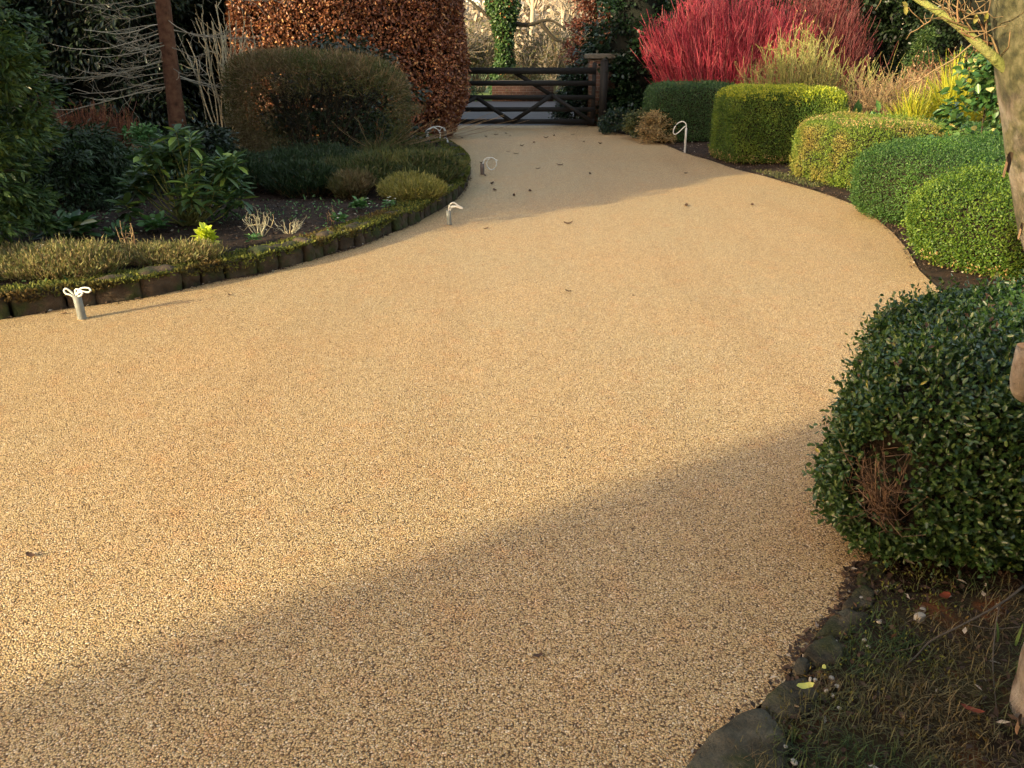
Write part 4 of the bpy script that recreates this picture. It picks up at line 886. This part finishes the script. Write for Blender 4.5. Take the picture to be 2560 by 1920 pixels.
stuff(mk("weeds", *dia_geo(P, R.normal(0, .5, P.shape)+[0, 0, .9], R.normal(size=P.shape), R.uniform(.02, .05, len(P)), .005), M['heather']), "thin green weeds and grass between the gravel edge and the hedges", "weeds")
strap("bulb_leaves", "fresh green bulb shoots on the lawn next to the birch", "plant", at(2550, 1610, .02), 12, .12, .004, M['rhodo'], .6)

# ------------------------------------------------------------------ leaves lying about
def flatleaf(c, L, W, yaw, mat, label, group, curl=.25, name="fallen_leaf"):
    n = 6; t = np.linspace(0, 1, n); w = W*np.sin(math.pi*(.06+.9*t))*(1+.25*np.sin(9*t)); V = []
    for i in range(n):
        V += [[(t[i]-.5)*L, -w[i]/2, curl*L*(.35*(2*t[i]-1)**2+.25)], [(t[i]-.5)*L, 0, curl*L*.35*(2*t[i]-1)**2+.002], [(t[i]-.5)*L, w[i]/2, curl*L*(.35*(2*t[i]-1)**2+.2)]]
    q = np.concatenate([np.arange(n-1)[:, None]*3+np.array([0, 3, 4, 1]), np.arange(n-1)[:, None]*3+np.array([1, 4, 5, 2])])
    return tag(mk(name, np.array(V) @ rz(yaw).T+np.array(c), q, mat), label, "leaf", group)
lv = [(1715, 515), (1880, 513), (1215, 572), (1285, 490), (1237, 476), (1230, 460), (1213, 440), (1345, 422), (1400, 413), (1305, 365), (1335, 357), (1270, 380), (1365, 345), (1275, 340), (1265, 334), (1475, 435), (1205, 408), (1325, 478),
      (1240, 338), (1215, 342), (1385, 340), (1432, 337), (1500, 360), (1585, 740), (1420, 729), (575, 738), (160, 785), (300, 932), (78, 1390), (1345, 1640), (1420, 560), (1715, 434), (1140, 339), (1155, 345), (1290, 385), (1460, 355)]
for u, v in lv:
    r_ = np.linalg.norm(at(u, v)); L = R.uniform(.06, .10) if v < 600 else R.uniform(.03, .05)
    flatleaf(at(u, v, .008), L, L*R.uniform(.4, .6), R.uniform(0, 6.28), M['dryleaf'], curl=R.uniform(.3, .6), label="small dry brown leaf lying on the gravel drive", group="dry leaves scattered on the gravel")
flatleaf(at(2013, 1716, .055), .05, .024, .2, M['yellowleaf'], "yellow green leaf lying on a mossy edging stone", None)
flatleaf(at(2060, 1668, .055), .018, .012, 1.2, M['yellowleaf'], "tiny yellow leaf on the pale lichen-spotted rock", None)
flatleaf(at(2430, 1775, .04), .055, .02, -.5, M['redleaf'], "red brown leaf lying on the patchy lawn", None)
flatleaf(at(2362, 1490, .03), .045, .03, .6, M['redleaf'], "orange leaf on the soil under the near hedge's edge", None)

# ------------------------------------------------------------------ conduit pipes with cable loops
def pipe(label, u, v, h, r, mat, loops, lean=(0, 0), cr=.0045, name="conduit_pipe", zb=.0):
    b = at(u, v, zb); root = thing(name, label, "pipe", b, "conduit stubs for lights along the drive"); top = b+[lean[0], lean[1], h]; a = Acc(); n = 20; ring = []
    th = np.arange(n)*2*math.pi/n; cs_ = np.stack([np.cos(th), np.sin(th), 0*th], 1); wob = 1+.03*np.sin(3*th+1)
    rows = [b+cs_*r*wob[:, None], b+[lean[0]*.5, lean[1]*.5, h*.5]+cs_*r, top+cs_*r, top+cs_*(r*.84), top-[0, 0, h*.6]+cs_*(r*.84)]
    V = np.concatenate(rows); q = []
    for k in range(4): i = np.arange(n); j = (i+1) % n; q.append(np.stack([i, j, j+n, i+n], -1)+k*n)
    mk("pipe", V, np.concatenate(q), mat, root, True)
    if r > .015:
        V, F = tubes(np.array([[b+[0, 0, .001], b+[0, 0, .006], b+[0, 0, .010]]]), np.array([[r*1.35, r*1.3, r*1.02]]), 18); mk("collar", V, F, M['gravel'], root, True)
    for pts in loops:
        a = Acc(); tube(a, [top+np.array(p) for p in pts], cr, 8, 40); a.mesh("cable", M['cable'], root, True)
    return root
pipe("grey conduit pipe with a bow of white cable loops by the low wall", 207, 800, .170, .0255, M['grey_pipe'],
     [[(-.012, 0, -.05), (-.02, 0, .0), (-.048, -.005, .038), (-.066, -.01, .030), (-.056, -.012, .008), (-.03, -.012, .0), (-.006, -.005, -.03)],
      [(.0, 0, -.05), (.004, 0, .005), (.04, .0, .040), (.085, .0, .042), (.098, -.004, .026), (.08, -.006, .016), (.045, -.004, .022), (.015, .004, .032), (-.004, .004, .026), (.0, 0, -.03)],
      [(.012, -.01, -.04), (.016, -.01, .004), (.035, -.014, .018), (.05, -.018, .016), (.045, -.024, .004), (.026, -.028, -.006)]], (-.004, 0), .0058)
pipe("grey conduit pipe with one arched white cable where the shade line crosses", 1124, 564, .150, .023, M['grey_pipe'],
     [[(0, 0, -.05), (.004, 0, .01), (.018, 0, .055), (.055, 0, .072), (.10, -.004, .045), (.14, -.008, .022), (.125, -.01, .018), (.08, -.008, .034), (.035, -.006, .026), (.008, -.004, -.02)],
      [(.006, .004, -.05), (.012, .004, .02), (.05, .004, .04), (.10, .0, .038), (.135, -.006, .024)]], (-.008, 0), .0062)
pipe("brown conduit pipe with a round coil of white cable, standing alone on the gravel", 1206, 438, .155, .028, M['brown_pipe'],
     [[(.004, 0, -.05), (.01, 0, .01), (.05, 0, .065), (.11, 0, .078), (.17, 0, .06), (.195, -.004, .0), (.17, -.006, -.06), (.12, -.006, -.082), (.075, -.004, -.05), (.06, 0, .0), (.08, 0, .05), (.13, .004, .075), (.185, .004, .045), (.21, .004, .04)],
      [(.0, 0, -.04), (.03, .002, .05), (.07, .002, .06), (.09, .004, .045)]], (0, 0), .0075)
th_ = np.linspace(.6, .6+4.2*math.pi, 26); coil = [(-.20+math.cos(t_)*(.115+.012*math.sin(t_*.5)), -.02*i/26, -.075+math.sin(t_)*.125) for i, t_ in enumerate(th_)]
pipe("thin dark conduit with a big hanging coil of white cable behind the heather tip", 1116, 372, .30, .018, M['dark_pipe'],
     [[(0, 0, -.06), (0, 0, .02), (-.05, 0, .055)]+coil, [(.0, 0, -.04), (-.05, .01, .05), (-.20, .02, .06), (-.34, .03, -.02), (-.28, .02, -.12), (-.20, .02, -.16)]], (-.01, 0), .0090)
pipe("slim white pipe leaning next to the dark conduit behind the heather tip", 1124, 384, .22, .013, M['white_pipe'], [[(0, 0, -.03), (0, 0, .01), (-.03, 0, .03), (-.06, 0, .02)]], (-.03, 0), .005)
pipe("tall slim white pipe with one drooping cable loop beside the dark hedge", 1712, 383, .40, .017, M['white_pipe'],
     [[(0, 0, -.05), (0, 0, .03), (-.02, 0, .075), (-.07, 0, .10), (-.14, 0, .075), (-.195, -.004, .0), (-.205, -.006, -.075), (-.17, -.006, -.10), (-.11, -.004, -.06), (-.05, 0, .0), (-.012, 0, .03)]], (-.012, 0), .008)

# ------------------------------------------------------------------ gate, pier, road side
GY = 17.95
gate = thing("field_gate", "dark wooden five bar field gate closed across the end of the drive", "gate", (0.1, GY, 0))
x0, x1 = -1.95, 1.80
for nm, zz, hh in [("top_rail", 1.155, .13), ("rail", .905, .10), ("rail", .62, .095), ("rail", .375, .095), ("rail", .125, .10)]:
    mk(nm, *(lambda a: (np.concatenate(a.V), np.concatenate(a.F)))(beam(Acc(), (x0, GY, zz), (x1, GY, zz), hh, .045)), M['gatewood'], gate)
def brace(nm, a_, b_, w=.085, dy=-.035): mk(nm, *(lambda a: (np.concatenate(a.V), np.concatenate(a.F)))(beam(Acc(), (a_[0], GY+dy, a_[1]), (b_[0], GY+dy, b_[1]), w, .022)), M['gatewood'], gate)
brace("brace", (-.76, .62), (0.0, .12)); brace("brace", (.0, .12), (.86, .66)); brace("brace", (.86, .66), (1.72, .14)); brace("brace", (-.76, .62), (-1.85, .14)); brace("brace", (.06, 1.12), (.86, .66), dy=.035)
for xx in (x0+.04, x1-.04): brace("stile", (xx, .05), (xx, 1.32 if xx > 0 else 1.22), .09, .0)
for xx, lab in ((1.97, "dark wooden gate post in front of the brick pier"), (-2.1, "dark wooden gate post inside the beech hedge")):
    p = thing("gate_post", lab, "post", (xx, GY, 0), "posts of the field gate"); a = Acc(); box(a, (xx, GY, .66), (.075, .075, .69)); a.mesh("shaft", M['gatewood'], p)
    a = Acc(); V = np.array([[xx-.08, GY-.08, 1.352], [xx+.08, GY-.08, 1.352], [xx+.08, GY+.08, 1.352], [xx-.08, GY+.08, 1.352], [xx, GY, 1.41]]); mk("cap", V, [np.array([[0, 1, 4], [1, 2, 4], [2, 3, 4], [3, 0, 4]]), np.array([[3, 2, 1, 0]])], M['gatewood'], p)
def pier(cx, cy, lab, grp):
    p = thing("brick_pier", lab, "pier", (cx, cy, 0), grp); box_ = Acc(); box(box_, (cx, cy, .69), (.29, .29, .69)); box_.mesh("shaft", M['brick'], p)
    V, F = solid((cx, cy, 1.435), (.37, .37, .055), 10, 0, .006, 6, 10); mk("cap", V, F, M['capstone'], p, True)
pier(1.98, 18.55, "weathered brick pier with a flat stone cap behind the gate post", None)

bw = thing("brick_wall", "low red brick wall across the road seen through the gate", "wall", (.35, 27.2, 0)); a = Acc(); box(a, (.35, 27.2, .28), (1.0, .11, .28)); a.mesh("brickwork", M['brick'], bw); a = Acc(); box(a, (.35, 27.2, .60), (1.06, .15, .038)); a.mesh("coping", M['capstone'], bw)
vg = [(-3.6, 27.9, 1.2, .6, 'heather'), (-1.9, 27.6, .8, .55, 'ivy'), (2.6, 27.8, 1.0, .7, 'heather'), (4.2, 28.0, 1.2, .8, 'ivy'), (.4, 28.2, 1.1, .62, 'hedgerow')]
for (x, y, r_, h, mt), lab in zip(vg, ["scrubby verge bush behind the beech hedge's side of the gate", "low ivy bush left of the brick wall across the road", "verge bush right of the brick wall across the road", "ivy bush far right of the brick wall across the road", "low tawny bush on top of the verge behind the brick wall"]):
    tree("verge_bush", lab, "bush", (x, y, 0), h*1.4, r_, M[mt], 60, 60, .3, .09, .05, .05, trunk_r=.03, group="bushes on the verge across the road")

tree("evergreen_bush", "black green bush pressed against the right end of the gate from behind", "bush", (1.42, 18.75, 0), 1.2, .42, M['holly'], 70, 90, .16, .07, .045, .02, trunk_r=.03)
# ivy-clad tree and the winter hedgerow behind the road
it = thing("ivy_clad_tree", "roadside tree with its trunk thickly wrapped in dark ivy beyond the gate", "tree", (-.3, 30, 0)); b0 = np.array([-.3, 30., 0]); a = Acc()
tube(a, [b0, b0+[.05, 0, 1.5], b0+[-.02, 0, 3.2], b0+[.1, 0, 8]], np.array([.30, .26, .22, .12]), 12, 18)
for q in [[(0, 0, 2.2), (-.7, 0, 2.75), (-1.5, .1, 3.4)], [(.1, 0, 2.4), (.9, 0, 2.35), (1.6, .1, 2.5), (2.2, 0, 2.2)], [(0, 0, 3.0), (.8, .2, 3.9)], [(1.3, .05, 2.4), (1.8, 0, 1.9), (2.3, 0, 1.75)]]:
    tube(a, [b0+np.array(p) for p in q], np.array([.09, .06, .03]), 7, 12)
a.mesh("trunk", M['darkbark'], it, True)
n = 9000; z = R.random(n)*5; th = R.uniform(0, 6.283, n); wd = .36+.20*np.sin(z*2.1+1)*.5+.22*np.clip((z-1.5)/2, 0, 1)+.12*noise(np.stack([np.cos(th), np.sin(th), z], 1), 2, 2); k = R.random(n)**.4
P = np.stack([b0[0]+np.cos(th)*wd*k, b0[1]+np.sin(th)*wd*k, z], 1); o = np.stack([np.cos(th), np.sin(th), np.full(n, -.5)], 1)
mk("ivy", *leaf_geo(P, o+R.normal(0, .5, P.shape), np.stack([np.cos(th), np.sin(th), np.full(n, .6)], 1)+R.normal(0, .5, P.shape), .12, .09), M['ivy'], it)
hr = [(-3.3, 31.5, 1.7, 2.6), (-1.6, 33, 1.3, 2.3), (1.2, 31.0, 1.2, 2.0), (2.6, 32, 1.3, 2.5), (4.4, 33, 1.6, 2.3), (-5.6, 33, 1.8, 2.8)]
hl = ["tawny hedgerow bush left of the ivy clad tree", "pale hedgerow bush just behind the ivy clad tree", "see-through olive hedgerow bush right of the ivy clad tree", "taller hedgerow bush in front of the copper beech sapling", "hedgerow bush behind the dark evergreen by the pier", "hedgerow bush hidden mostly behind the beech hedge"]
for (x, y, r_, h), lab in zip(hr, hl):
    stemshrub("hedgerow_bush", lab, "bush", (x, y, 0), (r_, .7), h, 90, M['hazetwig'], (.02, .008), 900, .7, (M['hedgerow'], 4200, .09, .055), "leafless hedgerow bushes across the road", .5, .2, (0, 0), .5, .006, .4)
bt_ = [(2.1, 36, 8, .12, "slim bare tree standing above the hedgerow right of the ivy tree"), (2.9, 38, 9, .14, "reddish bare tree beside the copper beech sapling"), (-2.6, 38, 8, .16, "pale bare tree above the hedgerow left of the ivy tree"), (.9, 44, 10, .16, "distant bare tree between the ivy tree and the slim one"),
       (-5, 42, 10, .2, "distant bare tree behind the beech hedge's edge"), (6.0, 41, 10, .2, "distant bare tree behind the dark evergreens")]
for x, y, h, r_, lab in bt_: bare_tree("bare_tree", lab, (x, y, 0), h, r_, M['hazetwig'], 3, 16, "bare winter trees across the road", .12, .7)
tree("beech_sapling", "dark copper leaved beech beyond the gate, left of the brick pier", "tree", (2.15, 21.3, 0), 4.4, .68, M['beech_dark'], 170, 60, .26, .085, .05, .12, trunk_r=.06, geo=leaf_geo, prof=lambda f: np.clip(1.1-.35*f, .1, 1), power=.5, lean=(-.1, 0))
# far wood that reads as one mass
n = 90000; P = np.stack([R.uniform(-60, 60, n), R.uniform(85, 110, n), R.random(n)**1.0*10], 1); hgt = 7.2+2.5*noise(P*[1, .3, 0], .25, 3); P = P[P[:, 2] < hgt]
stuff(mk("far_wood", *dia_geo(P, R.normal(size=P.shape), R.normal(size=P.shape), R.uniform(.5, 1.1, len(P)), R.uniform(.25, .5, len(P))), M['hazetwig']), "pale leafless wood beyond the field", "wood")

# ------------------------------------------------------------------ what casts the shade from outside the picture
SH = "tall clipped yews left of the bed"
def yew(label, s_, n_, r_, h):
    c = sn(s_, n_); shell_plant("yew_tree", label, "tree", (c[0], c[1], h/2), (r_, r_, h/2), 5, math.atan2(LY, LX), M['evergreen'], 16000, .16, .08, .05, 1.0, .2, SH)
yew("broad clipped yew column standing left of the bed nearest the camera", -5.0, 9.15, 2.3, 6.5)
yew("clipped yew column between the broad yew and the tallest yew", -4.0, 12.1, 1.4, 6.3)
yew("tallest clipped yew at the far left end of the yew row", -6.0, 18.0, 2.4, 7.6)
hp, T = 7.6, np.array([3.6, 4.6]); pk = T-hp/TAN*np.array([LX, LY]); q = np.array([.981, .196]); rd = np.array([.196, -.981]); W2, he, LN = 3.6, 7.6-3.6*.84, 9.0
ho = thing("gable_shade_caster", "unseen tiled gable building shaped to cast the foreground shade", "gable_shade_caster", (*pk, 0))  # building out of view; its gable slope is set to cast the foreground shade
def hp3(a_, l_, z_): p = pk+q*a_+rd*l_; return [p[0], p[1], z_]
Wl = W2-.3; V = [hp3(-Wl, .3, 0), hp3(Wl, .3, 0), hp3(Wl, LN-.3, 0), hp3(-Wl, LN-.3, 0), hp3(-Wl, .3, he+.1), hp3(Wl, .3, he+.1), hp3(Wl, LN-.3, he+.1), hp3(-Wl, LN-.3, he+.1), hp3(0, .3, hp-.17), hp3(0, LN-.3, hp-.17)]
mk("wall", V, [np.array([[1, 2, 6, 5], [3, 0, 4, 7]]), np.array([[0, 1, 5, 8, 4], [2, 3, 7, 9, 6]])], M['render'], ho)
V = []
for dz in (0, -.14):
    V += [hp3(-W2, 0, he+dz), hp3(0, 0, hp+dz), hp3(W2, 0, he+dz), hp3(-W2, LN, he+dz), hp3(0, LN, hp+dz), hp3(W2, LN, he+dz)]
mk("roof", V, np.array([[0, 1, 4, 3], [1, 2, 5, 4], [6, 9, 10, 7], [7, 10, 11, 8], [0, 6, 7, 1], [1, 7, 8, 2], [3, 4, 10, 9], [4, 5, 11, 10], [0, 3, 9, 6], [2, 8, 11, 5]]), M['tiles'], ho)
for a_, z_ in ((-1.4, 1.4), (1.4, 1.4), (-1.4, 3.7), (1.4, 3.7)):
    V = [hp3(a_+sx*.55, .29, z_+sz*.55) for sx, sz in ((-1, -1), (1, -1), (1, 1), (-1, 1))]; mk("window", V, np.arange(4)[None], M['glass'], ho)

nh = thing("sky_blocking_house", "unseen brick building with white windows, added behind the camera to block sky", "sky_blocking_house", (5.0, -5.5, 0)); X0, X1, Y0, Y1, HE, HR = -3.0, 13.0, -9.4, -1.7, 5.6, 8.6  # added out of view; blocks sky so the near gravel darkens
YM = (Y0+Y1)/2; XI = .25
V = [(X0, Y1, 0), (X1, Y1, 0), (X1, Y0, 0), (X0, Y0, 0), (X0, Y1, HE), (X1, Y1, HE), (X1, Y0, HE), (X0, Y0, HE), (X0, YM, HR-.25), (X1, YM, HR-.25)]
mk("wall", V, [np.array([[0, 1, 5, 4], [2, 3, 7, 6]]), np.array([[1, 2, 6, 9, 5], [3, 0, 4, 8, 7]])], M['brick'], nh)
V = []
for dz in (0, -.15): V += [(X0-XI, Y1+.3, HE-.12+dz), (X0-XI, YM, HR+dz), (X0-XI, Y0-.3, HE-.12+dz), (X1+XI, Y1+.3, HE-.12+dz), (X1+XI, YM, HR+dz), (X1+XI, Y0-.3, HE-.12+dz)]
mk("roof", V, np.array([[0, 1, 4, 3], [1, 2, 5, 4], [6, 9, 10, 7], [7, 10, 11, 8], [0, 6, 7, 1], [1, 7, 8, 2], [3, 4, 10, 9], [4, 5, 11, 10], [0, 3, 9, 6], [2, 8, 11, 5]]), M['tiles'], nh)
for x_, z_ in ((.2, 1.5), (6.2, 1.5), (9.6, 1.5), (.2, 3.9), (3.2, 3.9), (6.2, 3.9), (9.6, 3.9)):
    a = Acc()
    for sx in (-1, 0, 1): box(a, (x_+sx*.56, Y1+.02, z_), (.04, .03, .60))
    for sz in (-1, 1): box(a, (x_, Y1+.02, z_+sz*.56), (.52, .025, .04))
    w_ = a.mesh("window", M['white_pipe'], nh); a = Acc(); box(a, (x_, Y1+.004, z_), (.52, .006, .52)); a.mesh("pane", M['glass'], w_)
a = Acc(); box(a, (3.2, Y1+.02, 1.02), (.48, .03, 1.02)); d_ = a.mesh("door", M['gatewood'], nh); a = Acc(); box(a, (3.55, Y1+.07, 1.0), (.015, .02, .06)); a.mesh("handle", M['white_pipe'], d_)

c_ = sn(-6.0, 1.62); tree("added_shade_tree", "unseen round-crowned tree added behind the camera to shade the rounded box bush", "tree", (c_[0], c_[1], 0), 4.9, .52, M['evergreen'], 150, 110, .17, .07, .045, .70, trunk_r=.05, limbs=6, prof=lambda f: np.sqrt(np.clip(1-(2*f-1)**2, .02, 1)))  # added out of view; its crown throws shade on the rounded box bush

# grit and scraps of leaf blown over the gravel, seedlings in the bed
P = scatter(np.vstack([wall, redge]), 1100); P = np.c_[P, np.full(len(P), .009)][:420]
stuff(mk("grit", *dia_geo(P, R.normal(size=P.shape)*[1, 1, .2], np.array([0, 0, 1])+R.normal(0, .3, P.shape), R.uniform(.004, .012, len(P)), R.uniform(.003, .008, len(P)), .2), M['litter']), "grit and leaf scraps blown thinly over the gravel", "grit")
P = scatter(bp2, 9000); P = np.c_[P, np.full(len(P), .15)]; P = P[noise(P, 2.0, 3)+R.normal(0, .2, len(P)) > .22]
stuff(mk("seedlings", *leaf_geo(P, R.normal(0, .8, P.shape)+[0, 0, .6], R.normal(0, .5, P.shape)+[0, -.3, 1], R.uniform(.02, .05, len(P)), R.uniform(.01, .022, len(P))), M['primrose']), "small green seedlings and weeds spread over the bed's bare soil", "seedlings")
